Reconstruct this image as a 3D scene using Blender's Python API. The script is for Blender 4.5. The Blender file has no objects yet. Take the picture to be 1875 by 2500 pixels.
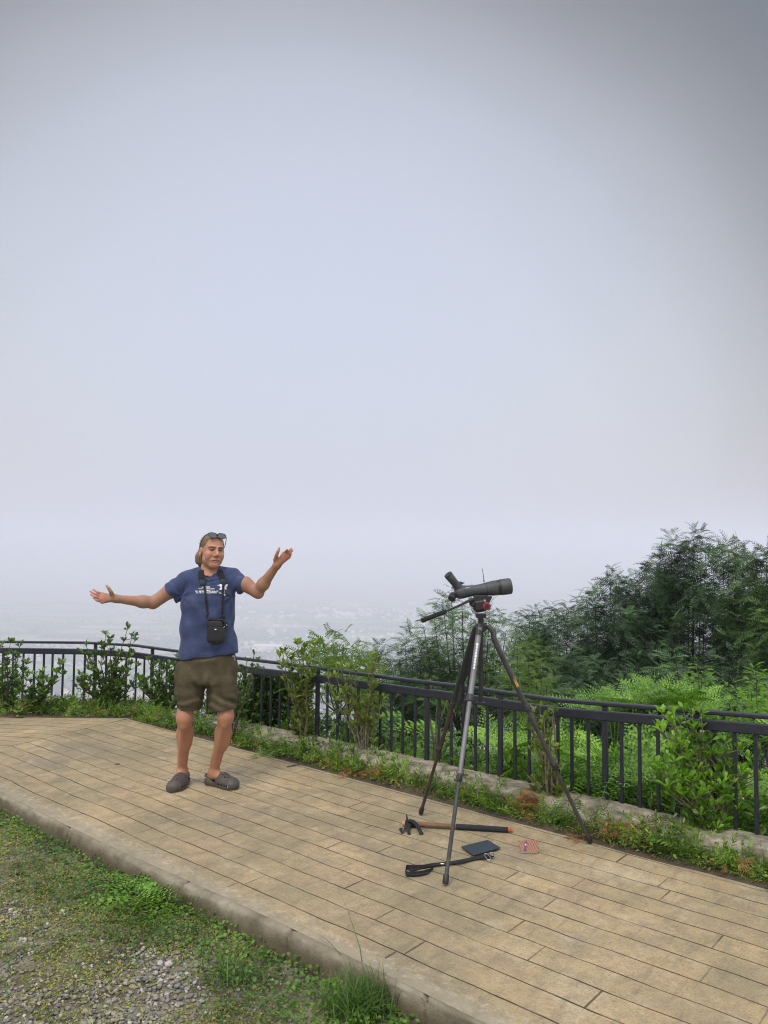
import bpy, math, random
import numpy as np
from mathutils import Vector, Matrix
from mathutils.bvhtree import BVHTree
random.seed(7); RNG = np.random.default_rng(11)
R = math.radians
sc = bpy.context.scene
COL = sc.collection

# ---------------------------------------------------------------- camera
F_PX = 1890.0; CAM_H = 1.70; PITCH = R(3.03); ROLL = R(0.5)
cam_d = bpy.data.cameras.new('camera'); cam = bpy.data.objects.new('camera', cam_d); COL.objects.link(cam)
cam_d.sensor_fit = 'VERTICAL'; cam_d.sensor_height = 24.0; cam_d.lens = 24.0*F_PX/2500.0
cam_d.clip_start = 0.05; cam_d.clip_end = 60000
_fw = Vector((0, math.cos(PITCH), math.sin(PITCH))); _u0 = Vector((0, -math.sin(PITCH), math.cos(PITCH))); _r0 = Vector((1, 0, 0))
_X = _r0*math.cos(ROLL) + _u0*math.sin(ROLL); _Y = -_r0*math.sin(ROLL) + _u0*math.cos(ROLL); _Z = -_fw
m = Matrix((( _X.x,_Y.x,_Z.x,0),(_X.y,_Y.y,_Z.y,0),(_X.z,_Y.z,_Z.z,CAM_H),(0,0,0,1)))
cam.matrix_world = m
sc.camera = cam
EYE = Vector((0, 0, CAM_H))
def ray(x, y):                       # direction from the photographer through a point of the photograph
    a = (x-937.5)/F_PX; b = -(y-1250)/F_PX
    return _X*a + _Y*b + _fw
def P(x, y, Y):                      # the point on that ray at distance Y in front
    d = ray(x, y); return EYE + d*(Y/d.y)
def G(x, y, z=0.0):                  # where that ray meets a level z
    d = ray(x, y); return EYE + d*((z-CAM_H)/d.z)

# ---------------------------------------------------------------- world, sun, exposure
SUN_EL, SUN_AZ = R(58), R(205)       # azimuth clockwise from +Y (behind the photographer, to the left)
world = bpy.data.worlds.new('World'); sc.world = world; world.use_nodes = True
wn = world.node_tree; wn.nodes.clear()
def N(t, ty, **k):
    n = t.nodes.new(ty)
    for a, v in k.items(): setattr(n, a, v)
    return n
sky = N(wn, 'ShaderNodeTexSky', sky_type='NISHITA', sun_disc=False, sun_elevation=SUN_EL, sun_rotation=SUN_AZ, air_density=2.0, dust_density=6.0)
bg1 = N(wn, 'ShaderNodeBackground'); bg1.inputs[1].default_value = 0.05
wn.links.new(sky.outputs[0], bg1.inputs[0])
# the overcast itself: a bright region of cloud low in front, duller cloud around it; unseen zenith brightened to light haze and ground
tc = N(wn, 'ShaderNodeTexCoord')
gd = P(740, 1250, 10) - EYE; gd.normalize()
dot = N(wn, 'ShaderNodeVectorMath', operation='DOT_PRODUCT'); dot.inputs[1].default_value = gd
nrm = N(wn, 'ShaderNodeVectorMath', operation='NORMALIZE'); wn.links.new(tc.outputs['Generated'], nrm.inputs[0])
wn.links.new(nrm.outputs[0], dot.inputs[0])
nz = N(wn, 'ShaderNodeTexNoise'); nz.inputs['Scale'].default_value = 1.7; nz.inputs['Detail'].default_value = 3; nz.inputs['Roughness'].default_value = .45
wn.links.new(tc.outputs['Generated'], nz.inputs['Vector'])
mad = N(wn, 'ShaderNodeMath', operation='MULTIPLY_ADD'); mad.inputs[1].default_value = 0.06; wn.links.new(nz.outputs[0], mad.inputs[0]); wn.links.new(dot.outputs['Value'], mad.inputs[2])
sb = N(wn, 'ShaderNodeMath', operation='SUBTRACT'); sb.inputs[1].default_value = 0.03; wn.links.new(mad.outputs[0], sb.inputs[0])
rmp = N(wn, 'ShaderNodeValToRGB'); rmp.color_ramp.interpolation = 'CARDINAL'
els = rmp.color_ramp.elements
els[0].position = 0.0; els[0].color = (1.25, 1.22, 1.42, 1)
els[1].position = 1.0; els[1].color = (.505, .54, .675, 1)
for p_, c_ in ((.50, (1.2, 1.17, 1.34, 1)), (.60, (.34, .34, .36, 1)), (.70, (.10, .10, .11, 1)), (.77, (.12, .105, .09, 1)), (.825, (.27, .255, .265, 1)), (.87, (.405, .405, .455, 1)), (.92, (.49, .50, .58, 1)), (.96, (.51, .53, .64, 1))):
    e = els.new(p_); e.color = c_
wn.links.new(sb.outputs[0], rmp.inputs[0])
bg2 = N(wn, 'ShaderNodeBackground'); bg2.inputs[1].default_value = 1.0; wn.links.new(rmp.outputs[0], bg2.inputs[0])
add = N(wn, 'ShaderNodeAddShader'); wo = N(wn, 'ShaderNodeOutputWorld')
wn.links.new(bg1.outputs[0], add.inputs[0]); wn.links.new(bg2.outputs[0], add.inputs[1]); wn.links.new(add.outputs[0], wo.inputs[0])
sun_d = bpy.data.lights.new('sun', 'SUN'); sun = bpy.data.objects.new('sun', sun_d); COL.objects.link(sun)
sun_d.energy = 1.5; sun_d.angle = R(12); sun_d.color = (1.0, .95, .86)
sv = Vector((math.sin(SUN_AZ)*math.cos(SUN_EL), math.cos(SUN_AZ)*math.cos(SUN_EL), math.sin(SUN_EL)))
sun.rotation_euler = sv.to_track_quat('Z', 'Y').to_euler()
sc.view_settings.view_transform = 'Standard'; sc.view_settings.look = 'None'; sc.view_settings.exposure = 0.0; sc.view_settings.gamma = 1.0
sc.render.engine = 'CYCLES'
sc.cycles.volume_bounces = 5; sc.cycles.max_bounces = 8; sc.cycles.transparent_max_bounces = 8
sc.cycles.use_denoising = True; sc.cycles.denoising_prefilter = 'NONE'
sc.cycles.filter_width = 1.1; sc.cycles.sample_clamp_indirect = 3.0

# ---------------------------------------------------------------- helpers
OFF = {}
def tag(o, label=None, cat=None, group=None, kind=None):
    if label: o['label'] = label
    if cat: o['category'] = cat
    if group: o['group'] = group
    if kind: o['kind'] = kind
    return o
def empty(name, loc, label, cat, group=None):
    o = bpy.data.objects.new(name, None); COL.objects.link(o); o.location = loc; o.empty_display_size = .1
    OFF[o.name] = Vector(loc); return tag(o, label, cat, group)
def mesh_obj(name, V, F, mat, parent=None, smooth=True, mats=None, midx=None, cols=None):
    """V (n,3) world coordinates, F list of index arrays (each k columns)"""
    V = np.asarray(V, dtype=np.float32)
    if parent is not None: V = V - np.array(OFF[parent.name], dtype=np.float32)
    me = bpy.data.meshes.new(name)
    if not isinstance(F, list) or (len(F) and not isinstance(F[0], np.ndarray)):
        me.from_pydata([tuple(map(float, v)) for v in V], [], [tuple(f) for f in F])
    else:
        F = [f for f in F if len(f)]
        nl = sum(f.size for f in F); nf = sum(len(f) for f in F)
        me.vertices.add(len(V)); me.vertices.foreach_set('co', V.ravel())
        me.loops.add(nl); me.loops.foreach_set('vertex_index', np.concatenate([f.ravel() for f in F]).astype(np.int32))
        tot = np.concatenate([np.full(len(f), f.shape[1], np.int32) for f in F]); st = np.concatenate(([0], np.cumsum(tot)[:-1])).astype(np.int32)
        me.polygons.add(nf); me.polygons.foreach_set('loop_start', st); me.polygons.foreach_set('loop_total', tot)
        me.update(calc_edges=True)
    if cols is not None:
        a = me.color_attributes.new('Col', 'FLOAT_COLOR', 'POINT')
        c4 = np.ones((len(V), 4), np.float32); c4[:, :3] = cols; a.data.foreach_set('color', c4.ravel())
    me.polygons.foreach_set('use_smooth', np.full(len(me.polygons), bool(smooth)))
    for mm in (mats or [mat]): me.materials.append(mm)
    if midx is not None: me.polygons.foreach_set('material_index', np.asarray(midx, np.int32))
    o = bpy.data.objects.new(name, me); COL.objects.link(o)
    if parent is not None: o.parent = parent; OFF[o.name] = OFF[parent.name]
    else: OFF[o.name] = Vector((0, 0, 0))
    return o
class MB:
    def __init__(s): s.v = []; s.f = []
    def add(s, vs, fs):
        b = len(s.v); s.v += [tuple(v) for v in vs]; s.f += [tuple(b+i for i in f) for f in fs]
    def box(s, c, size, M=None, bev=0.0):
        sx, sy, sz = [q/2 for q in size]; b = min(bev, sx*.49, sy*.49, sz*.49)
        M = M or Matrix.Identity(3); c = Vector(c)
        if b <= 0:
            vs = [Vector((x, y, z)) for z in (-sz, sz) for y in (-sy, sy) for x in (-sx, sx)]
            fs = [(0,2,3,1),(4,5,7,6),(0,1,5,4),(2,6,7,3),(0,4,6,2),(1,3,7,5)]
            s.add([c + M@v for v in vs], fs); return
        # chamfered box: 24 vertices
        vs = []; idx = {}
        for i in (-1, 1):
            for j in (-1, 1):
                for k in (-1, 1):
                    for ax in range(3):
                        v = [i*(sx-b), j*(sy-b), k*(sz-b)]; v[ax] = (i, j, k)[ax]*(sx, sy, sz)[ax]
                        idx[(i, j, k, ax)] = len(vs); vs.append(Vector(v))
        fs = []
        for ax in range(3):
            o1, o2 = [q for q in range(3) if q != ax]
            for sgn in (-1, 1):
                q = []
                for a_, b_ in ((-1,-1),(1,-1),(1,1),(-1,1)):
                    key = [0, 0, 0]; key[ax] = sgn; key[o1] = a_; key[o2] = b_; q.append(idx[(*key, ax)])
                fs.append(q if sgn*(1 if ax != 1 else -1) > 0 else q[::-1])
        for ax in range(3):
            o1, o2 = [q for q in range(3) if q != ax]
            for a_ in (-1, 1):
                for b_ in (-1, 1):
                    k1 = [0]*3; k1[o1] = a_; k1[o2] = b_; k2 = list(k1); k1[ax] = -1; k2[ax] = 1
                    fs.append([idx[(*k1, o1)], idx[(*k2, o1)], idx[(*k2, o2)], idx[(*k1, o2)]])
        for i in (-1, 1):
            for j in (-1, 1):
                for k in (-1, 1): fs.append([idx[(i, j, k, 0)], idx[(i, j, k, 1)], idx[(i, j, k, 2)]])
        s.add([c + M@v for v in vs], fs)
    def tube(s, pts, rad, n=10, cap=True, flat=1.0, up=None):
        pts = [Vector(p) for p in pts]; rad = rad if hasattr(rad, '__len__') else [rad]*len(pts)
        b = len(s.v); prev = None
        for i, p in enumerate(pts):
            t = (pts[min(i+1, len(pts)-1)] - pts[max(i-1, 0)]).normalized()
            if prev is None:
                a = Vector(up) if up else (Vector((0, 0, 1)) if abs(t.z) < .9 else Vector((1, 0, 0)))
            else: a = prev
            u = (a - t*a.dot(t)).normalized(); w = t.cross(u); prev = u
            for k in range(n):
                an = 2*math.pi*k/n; s.v.append(tuple(p + (u*math.cos(an)*flat + w*math.sin(an))*rad[i]))
        for i in range(len(pts)-1):
            for k in range(n):
                a = b+i*n+k; c = b+i*n+(k+1) % n; s.f.append((a, c, c+n, a+n))
        if cap:
            s.f.append(tuple(b+k for k in range(n))[::-1]); s.f.append(tuple(b+(len(pts)-1)*n+k for k in range(n)))
    def ribbon(s, pts, width, nrm, thick=.002):
        pts = [Vector(p) for p in pts]; b = len(s.v)
        for i, p in enumerate(pts):
            t = (pts[min(i+1, len(pts)-1)] - pts[max(i-1, 0)]).normalized()
            nn = Vector(nrm[i] if isinstance(nrm, list) else nrm); w = t.cross(nn).normalized(); nn = w.cross(t).normalized()
            ww = (width[i] if hasattr(width, '__len__') else width)/2
            for sg, th in ((-1, 0), (1, 0), (1, 1), (-1, 1)): s.v.append(tuple(p + w*sg*ww + nn*(th*thick)))
        for i in range(len(pts)-1):
            for k in range(4):
                a = b+i*4+k; c = b+i*4+(k+1) % 4; s.f.append((a, c, c+4, a+4))
        s.f.append((b+3, b+2, b+1, b)); e = b+(len(pts)-1)*4; s.f.append((e, e+1, e+2, e+3))
    def build(s, name, mat, parent=None, smooth=True, bevel=0, flatang=None):
        o = mesh_obj(name, np.array(s.v), s.f, mat, parent, smooth)
        o.data.validate()
        if smooth: o.data.set_sharp_from_angle(angle=R(flatang or 40))
        if bevel:
            b = o.modifiers.new('b', 'BEVEL'); b.width = bevel; b.segments = 2; b.limit_method = 'ANGLE'
        return o
def instance(tpl, pos, yd, zn, scl):
    """tpl=(V,F3,F4); length axis local y -> yd, normal z -> zn; one merged (V,[F3,F4])"""
    V, F3, F4 = tpl; n = len(pos); yd = yd/np.linalg.norm(yd, axis=1, keepdims=True)
    x = np.cross(yd, zn); x /= (np.linalg.norm(x, axis=1, keepdims=True)+1e-9); z = np.cross(x, yd)
    s = np.asarray(scl).reshape(-1, 1, 1) if np.ndim(scl) < 2 else np.asarray(scl)[:, None, :]
    L = V[None]*s
    W = pos[:, None] + L[..., 0:1]*x[:, None] + L[..., 1:2]*yd[:, None] + L[..., 2:3]*z[:, None]
    o = (np.arange(n)*len(V))[:, None, None]
    return W.reshape(-1, 3), (F3[None]+o).reshape(-1, 3) if len(F3) else np.zeros((0, 3), int), (F4[None]+o).reshape(-1, 4) if len(F4) else np.zeros((0, 4), int)
def join(parts):
    Vs, A, B, b = [], [], [], 0
    for V, f3, f4 in parts:
        Vs.append(V); A.append(np.asarray(f3).reshape(-1, 3)+b); B.append(np.asarray(f4).reshape(-1, 4)+b); b += len(V)
    return np.concatenate(Vs), np.concatenate(A).astype(int), np.concatenate(B).astype(int)
def put(name, parts, mat, parent=None, smooth=False, mats=None, midx=None):
    if mats:
        Vs, F, mi, b = [], [], [], 0
        for (V, f3, f4), k in zip(parts, midx):
            Vs.append(V)
            for f in (np.asarray(f3).reshape(-1, 3), np.asarray(f4).reshape(-1, 4)):
                if len(f): F.append(f.astype(int)+b); mi.append(np.full(len(f), k))
            b += len(V)
        return mesh_obj(name, np.concatenate(Vs), F, None, parent, smooth, mats=mats, midx=np.concatenate(mi))
    V, a, b = join(parts); return mesh_obj(name, V, [a, b], mat, parent, smooth)
def mbpart(mb):
    f3 = [f for f in mb.f if len(f) == 3]; f4 = [f for f in mb.f if len(f) == 4]
    for f in mb.f:
        if len(f) > 4:
            for k in range(1, len(f)-1): f3.append((f[0], f[k], f[k+1]))
    return np.array(mb.v, float), np.array(f3, int).reshape(-1, 3), np.array(f4, int).reshape(-1, 4)
_h = RNG.random((256, 256))
def vnoise(x, y, s=1.0):
    x = np.asarray(x)*s; y = np.asarray(y)*s; xi = np.floor(x).astype(int); yi = np.floor(y).astype(int); fx = x-xi; fy = y-yi
    fx = fx*fx*(3-2*fx); fy = fy*fy*(3-2*fy); g = lambda a, b: _h[a % 256, b % 256]
    return (g(xi, yi)*(1-fx)+g(xi+1, yi)*fx)*(1-fy)+(g(xi, yi+1)*(1-fx)+g(xi+1, yi+1)*fx)*fy
def fbm(x, y, s=1.0): return (vnoise(x, y, s)*.55+vnoise(x+9, y+3, s*2.1)*.3+vnoise(x+5, y+7, s*4.3)*.15)

# ---------------------------------------------------------------- materials
def newmat(name):
    m_ = bpy.data.materials.new(name); m_.use_nodes = True; t = m_.node_tree
    return m_, t, t.nodes['Principled BSDF']
def pm(name, c, rough=.6, c2=None, ns=8.0, bump=0.0, bs=60.0, metal=0.0, spec=.5, stretch=None, detail=6, coat=0, lo=.35, hi=.65):
    m_, t, b = newmat(name); b.inputs['Roughness'].default_value = rough; b.inputs['Metallic'].default_value = metal
    b.inputs['Specular IOR Level'].default_value = spec; b.inputs['Coat Weight'].default_value = coat
    co = N(t, 'ShaderNodeTexCoord'); mp = N(t, 'ShaderNodeMapping'); t.links.new(co.outputs['Object'], mp.inputs[0])
    if stretch: mp.inputs['Scale'].default_value = stretch
    c2 = c2 or tuple(q*.72 for q in c)
    n1 = N(t, 'ShaderNodeTexNoise'); n1.inputs['Scale'].default_value = ns; n1.inputs['Detail'].default_value = detail; n1.inputs['Roughness'].default_value = .62
    t.links.new(mp.outputs[0], n1.inputs['Vector'])
    r_ = N(t, 'ShaderNodeValToRGB'); r_.color_ramp.elements[0].position = lo; r_.color_ramp.elements[1].position = hi
    r_.color_ramp.elements[0].color = (*c2, 1); r_.color_ramp.elements[1].color = (*c, 1)
    t.links.new(n1.outputs[0], r_.inputs[0]); t.links.new(r_.outputs[0], b.inputs['Base Color'])
    if bump:
        n2 = N(t, 'ShaderNodeTexNoise'); n2.inputs['Scale'].default_value = bs; n2.inputs['Detail'].default_value = 5; t.links.new(mp.outputs[0], n2.inputs['Vector'])
        bp = N(t, 'ShaderNodeBump'); bp.inputs['Strength'].default_value = min(1, bump); bp.inputs['Distance'].default_value = .01; t.links.new(n2.outputs[0], bp.inputs['Height']); t.links.new(bp.outputs[0], b.inputs['Normal'])
    return m_
def leafmat(name, ca, cb, trans=.3, rough=.5, spec=.3, cc=None, rw=.55, nw=1.3):
    m_, t, b = newmat(name); b.inputs['Roughness'].default_value = rough; b.inputs['Specular IOR Level'].default_value = spec
    g = N(t, 'ShaderNodeNewGeometry'); co = N(t, 'ShaderNodeTexCoord')
    n1 = N(t, 'ShaderNodeTexNoise'); n1.inputs['Scale'].default_value = 2.2; n1.inputs['Detail'].default_value = 3; t.links.new(co.outputs['Object'], n1.inputs['Vector'])
    ad = N(t, 'ShaderNodeMath', operation='MULTIPLY_ADD'); ad.inputs[1].default_value = rw; t.links.new(g.outputs['Random Per Island'], ad.inputs[0])
    m2 = N(t, 'ShaderNodeMath', operation='MULTIPLY_ADD'); m2.inputs[1].default_value = nw; m2.inputs[2].default_value = .5-nw*.5-rw*.5; t.links.new(n1.outputs[0], m2.inputs[0]); t.links.new(m2.outputs[0], ad.inputs[2])
    r_ = N(t, 'ShaderNodeValToRGB'); e = r_.color_ramp.elements; e[0].position = .15; e[1].position = .85; e[0].color = (*ca, 1); e[1].color = (*cb, 1)
    if cc: q = e.new(.97); q.color = (*cc, 1)
    t.links.new(ad.outputs[0], r_.inputs[0]); t.links.new(r_.outputs[0], b.inputs['Base Color'])
    tr = N(t, 'ShaderNodeBsdfTranslucent'); mx = N(t, 'ShaderNodeMixShader'); mx.inputs[0].default_value = trans
    hs = N(t, 'ShaderNodeMix', data_type='RGBA', blend_type='MULTIPLY'); hs.inputs[0].default_value = 1; t.links.new(r_.outputs[0], hs.inputs[6]); hs.inputs[7].default_value = (1.5, 1.7, .6, 1)
    t.links.new(hs.outputs[2], tr.inputs[0])
    t.links.new(b.outputs[0], mx.inputs[1]); t.links.new(tr.outputs[0], mx.inputs[2]); t.links.new(mx.outputs[0], t.nodes['Material Output'].inputs[0])
    return m_
M = {}
M['iron'] = pm('black_painted_iron', (.016, .020, .034), .40, (.010, .013, .022), 30, .25, 180)
M['bark'] = pm('bark', (.075, .06, .048), .9, (.03, .025, .02), 20, .5, 60)
M['twig'] = pm('grey_twig', (.22, .19, .15), .9, (.10, .085, .06), 25, .4, 80)
M['leaf_shrub'] = leafmat('shrub_leaf', (.022, .060, .012), (.14, .24, .045), .25, .38, .5)
M['leaf_yellow'] = leafmat('yellow_shrub_leaf', (.055, .10, .014), (.25, .31, .055), .3, .42, .4)
M['leaf_bright'] = leafmat('bright_shrub_leaf', (.05, .15, .012), (.26, .46, .045), .35, .38, .45)
M['leaf_tree'] = leafmat('acacia_leaf', (.004, .015, .008), (.10, .19, .085), .12, .5, .3, None, .45, 2.6)
M['leaf_tree2'] = leafmat('green_acacia_leaf', (.006, .020, .008), (.13, .24, .075), .15, .5, .3, None, .45, 2.6)
M['leaf_pale'] = leafmat('pale_pinnate_leaf', (.06, .12, .025), (.17, .27, .06), .35, .5, .3)
M['bracken'] = leafmat('bracken_leaf', (.025, .095, .010), (.24, .43, .055), .2, .5, .35)
M['weed'] = leafmat('weed_leaf', (.022, .068, .010), (.23, .37, .055), .25, .5, .35)
M['clover'] = leafmat('clover_leaf', (.025, .085, .014), (.15, .28, .045), .25, .5, .35)
M['moss'] = leafmat('dry_moss_leaf', (.12, .13, .035), (.38, .38, .11), .2, .7, .2)
M['grass'] = leafmat('grass_blade', (.03, .08, .012), (.15, .26, .06), .3, .5, .3, (.35, .32, .16))
M['dry'] = leafmat('dried_fern', (.17, .08, .03), (.43, .25, .12), .15, .8, .2)
HAZE = 0.00050

# ================================================================= GROUND
U = np.array([.760, -.649]); NN = np.array([.649, .760])      # along the terrace / outwards
N_KERB, N_FAR, N_WALL0, N_WALL1 = 2.43, 4.40, 4.58, 4.85
def npx(x, y, n=4.80):                 # the point on the vertical sheet at offset n above a pixel
    d = ray(x, y); t = n/(d.x*NN[0]+d.y*NN[1]); return EYE + d*t
def edge_far(u):                       # not used beyond the bend
    return N_FAR
def beyond(x, y):                      # metres past the railing
    n = x*NN[0]+y*NN[1]; return np.maximum(n-4.85, y-8.78)
def terrain(x, y):
    x = np.asarray(x, float); y = np.asarray(y, float); d = beyond(x, y)
    prof = np.interp(d, [-50, -.42, -.3, 0, .6, 3, 12, 30, 120, 500, 1100, 1500, 60000], [-.128, -.128, -.02, -.06, -.2, -1.1, -5.5, -15, -60, -210, -330, -352, -358])
    w = np.clip((d-.8)/6, 0, 1); w2 = np.clip((d-600)/1500, 0, 1)
    z = prof + w*(fbm(x, y, .12)-.5)*1.0 + w2*(fbm(x, y, .0011)-.5)*46
    hill = np.interp(y, [7500, 12500, 14000], [0, 560, 620])  # far hills unseen in the haze, raised so its top can sit higher
    return np.minimum(z + hill*(.45+.8*fbm(x, y, .0003)), 175)
# one continuous sheet: fine near the terrace, coarse far away
def axis(a): return np.unique(np.concatenate([-np.array(a)[::-1], a]))
gx = np.concatenate([np.linspace(-9, 9, 121), np.geomspace(9.4, 9000, 60), -np.geomspace(9.4, 9000, 60)]); gx.sort()
gy = np.concatenate([-np.geomspace(3, 600, 14)[::-1], np.linspace(-2.5, 18, 138), np.geomspace(18.6, 14000, 110)])
GX, GY = np.meshgrid(gx, gy); GZ = terrain(GX, GY)
V = np.stack([GX.ravel(), GY.ravel(), GZ.ravel()], 1); nx, ny = len(gx), len(gy)
i, j = np.meshgrid(np.arange(nx-1), np.arange(ny-1)); a = (j*nx+i).ravel()
F4 = np.stack([a, a+1, a+nx+1, a+nx], 1)
gm, t, b = newmat('ground_soil_and_fields'); b.inputs['Roughness'].default_value = .95; b.inputs['Specular IOR Level'].default_value = .1
co = N(t, 'ShaderNodeTexCoord')
n1 = N(t, 'ShaderNodeTexNoise'); n1.inputs['Scale'].default_value = 9; n1.inputs['Detail'].default_value = 8; t.links.new(co.outputs['Object'], n1.inputs['Vector'])
r1 = N(t, 'ShaderNodeValToRGB'); e = r1.color_ramp.elements; e[0].position = .35; e[0].color = (.10, .09, .055, 1); e[1].position = .66; e[1].color = (.25, .23, .18, 1)
t.links.new(n1.outputs[0], r1.inputs[0])
vo = N(t, 'ShaderNodeTexVoronoi'); vo.inputs['Scale'].default_value = .0052; vo.inputs['Randomness'].default_value = 1
mp = N(t, 'ShaderNodeMapping'); mp.inputs['Scale'].default_value = (.8, 1.5, 0); mp.inputs['Rotation'].default_value = (0, 0, .5); t.links.new(co.outputs['Object'], mp.inputs[0]); t.links.new(mp.outputs[0], vo.inputs['Vector'])
r2 = N(t, 'ShaderNodeValToRGB'); r2.color_ramp.interpolation = 'CONSTANT'; e = r2.color_ramp.elements
e[0].color = (.05, .11, .03, 1); e[1].position = .22; e[1].color = (.10, .22, .05, 1)
for p_, c_ in ((.4, (.035, .075, .025, 1)), (.55, (.20, .28, .09, 1)), (.7, (.33, .31, .20, 1)), (.8, (.05, .12, .03, 1)), (.92, (.42, .38, .30, 1))):
    q = e.new(p_); q.color = c_
sx = N(t, 'ShaderNodeSeparateColor'); t.links.new(vo.outputs['Color'], sx.inputs[0]); t.links.new(sx.outputs[0], r2.inputs[0])
geo = N(t, 'ShaderNodeNewGeometry'); sp = N(t, 'ShaderNodeSeparateXYZ'); t.links.new(geo.outputs['Position'], sp.inputs[0])
lt = N(t, 'ShaderNodeMath', operation='LESS_THAN'); lt.inputs[1].default_value = -200; t.links.new(sp.outputs[2], lt.inputs[0])
grn = N(t, 'ShaderNodeMath', operation='LESS_THAN'); grn.inputs[1].default_value = -.22; t.links.new(sp.outputs[2], grn.inputs[0])
mg = N(t, 'ShaderNodeMix', data_type='RGBA'); t.links.new(grn.outputs[0], mg.inputs[0]); t.links.new(r1.outputs[0], mg.inputs[6]); mg.inputs[7].default_value = (.03, .055, .018, 1)
mx = N(t, 'ShaderNodeMix', data_type='RGBA'); t.links.new(lt.outputs[0], mx.inputs[0]); t.links.new(mg.outputs[2], mx.inputs[6]); t.links.new(r2.outputs[0], mx.inputs[7]); t.links.new(mx.outputs[2], b.inputs['Base Color'])
n2 = N(t, 'ShaderNodeTexNoise'); n2.inputs['Scale'].default_value = 45; n2.inputs['Detail'].default_value = 8; t.links.new(co.outputs['Object'], n2.inputs['Vector'])
bp = N(t, 'ShaderNodeBump'); bp.inputs['Distance'].default_value = .03; bp.inputs['Strength'].default_value = .8; t.links.new(n2.outputs[0], bp.inputs['Height']); t.links.new(bp.outputs[0], b.inputs['Normal'])
g = mesh_obj('ground', V, [F4.astype(int)], gm, smooth=True); tag(g, 'gravelly soil in front and hillside falling to the valley', 'ground', kind='structure')

# ================================================================= PAVEMENT (stamped concrete in plank pattern) + kerb
BEND_A = np.array([-3.25, 6.77]); BEND_B = np.array([-2.69, 7.75])
BD = (BEND_B-BEND_A)/np.linalg.norm(BEND_B-BEND_A); BN = np.array([BD[1], -BD[0]])     # BN points to the right part
D2 = np.array([math.cos(R(-9)), math.sin(R(-9))]); N2 = np.array([-D2[1], D2[0]])
def pave_uv(p):
    p = np.asarray(p, float); s = (p-BEND_A)@BN
    if s >= -1e-6: return (p@U, p@NN)
    # slide along D2 to the mitre line
    k = -s/(D2@BN); q = p+D2*k; return (q@U - k, q@NN)
def un(u, n): return U*u + NN*n
def kx(u): return N_KERB + .012*math.sin(u*2.1)
mit = lambda s: BEND_A + BD*s
def mit_n(n):   # mitre point at offset n
    s = (n-BEND_A@NN)/(BD@NN); return mit(s)
NI = N_KERB+.20                       # inner edge of the kerb strip
us = np.concatenate([np.linspace(-5.9, 4.2, 120)])
outline_ok = []
def curve_far(u):                     # the far edge bulges slightly
    return N_FAR + .04*math.sin((u-.5)*.9) - .10*max(0, (u-2.2))/1.2 + .012*math.sin(u*7)
pv = []; uvs = []; pf = []
nrow = 14
for i_, u in enumerate(us):
    n0 = kx(u)+.035; n1_ = curve_far(u)
    for r_ in range(nrow+1):
        n = n0+(n1_-n0)*r_/nrow; q = mit_n(n); u0 = q@U; uu = u0 + (4.2-u0)*i_/(len(us)-1); p = un(uu, n); pv.append((p[0], p[1], 0)); uvs.append((uu, n))
for i_ in range(len(us)-1):
    for r_ in range(nrow):
        a_ = i_*(nrow+1)+r_; pf.append((a_, a_+nrow+1, a_+nrow+2, a_+1))
base = len(pv); nl = 26
for i_ in range(nl):                  # the part left of the bend
    k = 7.0*i_/(nl-1)
    for r_ in range(nrow+1):
        n0 = kx(-5)+.035; n1_ = curve_far(mit_n(4.4)@U); n = n0+(n1_-n0)*r_/nrow; q = mit_n(n)
        p = q-D2*k
        if r_ == nrow: p = q-np.array([1, .0])*k*1.0
        pv.append((p[0], p[1], 0)); uvs.append((q@U-k, n))
for i_ in range(nl-1):
    for r_ in range(nrow):
        a_ = base+i_*(nrow+1)+r_; pf.append((a_, a_+1, a_+nrow+2, a_+nrow+1))
m_, t, b = newmat('stamped_concrete'); b.inputs['Roughness'].default_value = .72; b.inputs['Specular IOR Level'].default_value = .3
uvn = N(t, 'ShaderNodeUVMap'); uvn.uv_map = 'UVMap'
def math_(op, a_, b_=None, c_=None):
    n = N(t, 'ShaderNodeMath', operation=op)
    for k_, v_ in enumerate((a_, b_, c_)):
        if v_ is None: continue
        if isinstance(v_, (int, float)): n.inputs[k_].default_value = v_
        else: t.links.new(v_, n.inputs[k_])
    return n.outputs[0]
def noise_(vec, s, det=5, ro=.6, scale=None):
    n = N(t, 'ShaderNodeTexNoise'); n.inputs['Scale'].default_value = s; n.inputs['Detail'].default_value = det; n.inputs['Roughness'].default_value = ro
    if scale:
        q = N(t, 'ShaderNodeMapping'); q.inputs['Scale'].default_value = scale; t.links.new(vec, q.inputs[0]); vec = q.outputs[0]
    t.links.new(vec, n.inputs['Vector']); return n.outputs[0]
def ramp_(f, stops, interp='LINEAR'):
    n = N(t, 'ShaderNodeValToRGB'); n.color_ramp.interpolation = interp; e = n.color_ramp.elements
    e[0].position = stops[0][0]; e[0].color = (*stops[0][1], 1); e[1].position = stops[-1][0]; e[1].color = (*stops[-1][1], 1)
    for p_, c_ in stops[1:-1]: q = e.new(p_); q.color = (*c_, 1)
    t.links.new(f, n.inputs[0]); return n.outputs[0]
def mix_(f, a_, b_, bt='MIX'):
    n = N(t, 'ShaderNodeMix', data_type='RGBA', blend_type=bt)
    if isinstance(f, (int, float)): n.inputs[0].default_value = f
    else: t.links.new(f, n.inputs[0])
    for k_, v_ in ((6, a_), (7, b_)):
        if isinstance(v_, tuple): n.inputs[k_].default_value = (*v_, 1)
        else: t.links.new(v_, n.inputs[k_])
    return n.outputs[2]
uv = uvn.outputs[0]; spx = N(t, 'ShaderNodeSeparateXYZ'); t.links.new(uv, spx.inputs[0]); uu, vv = spx.outputs[0], spx.outputs[1]
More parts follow.
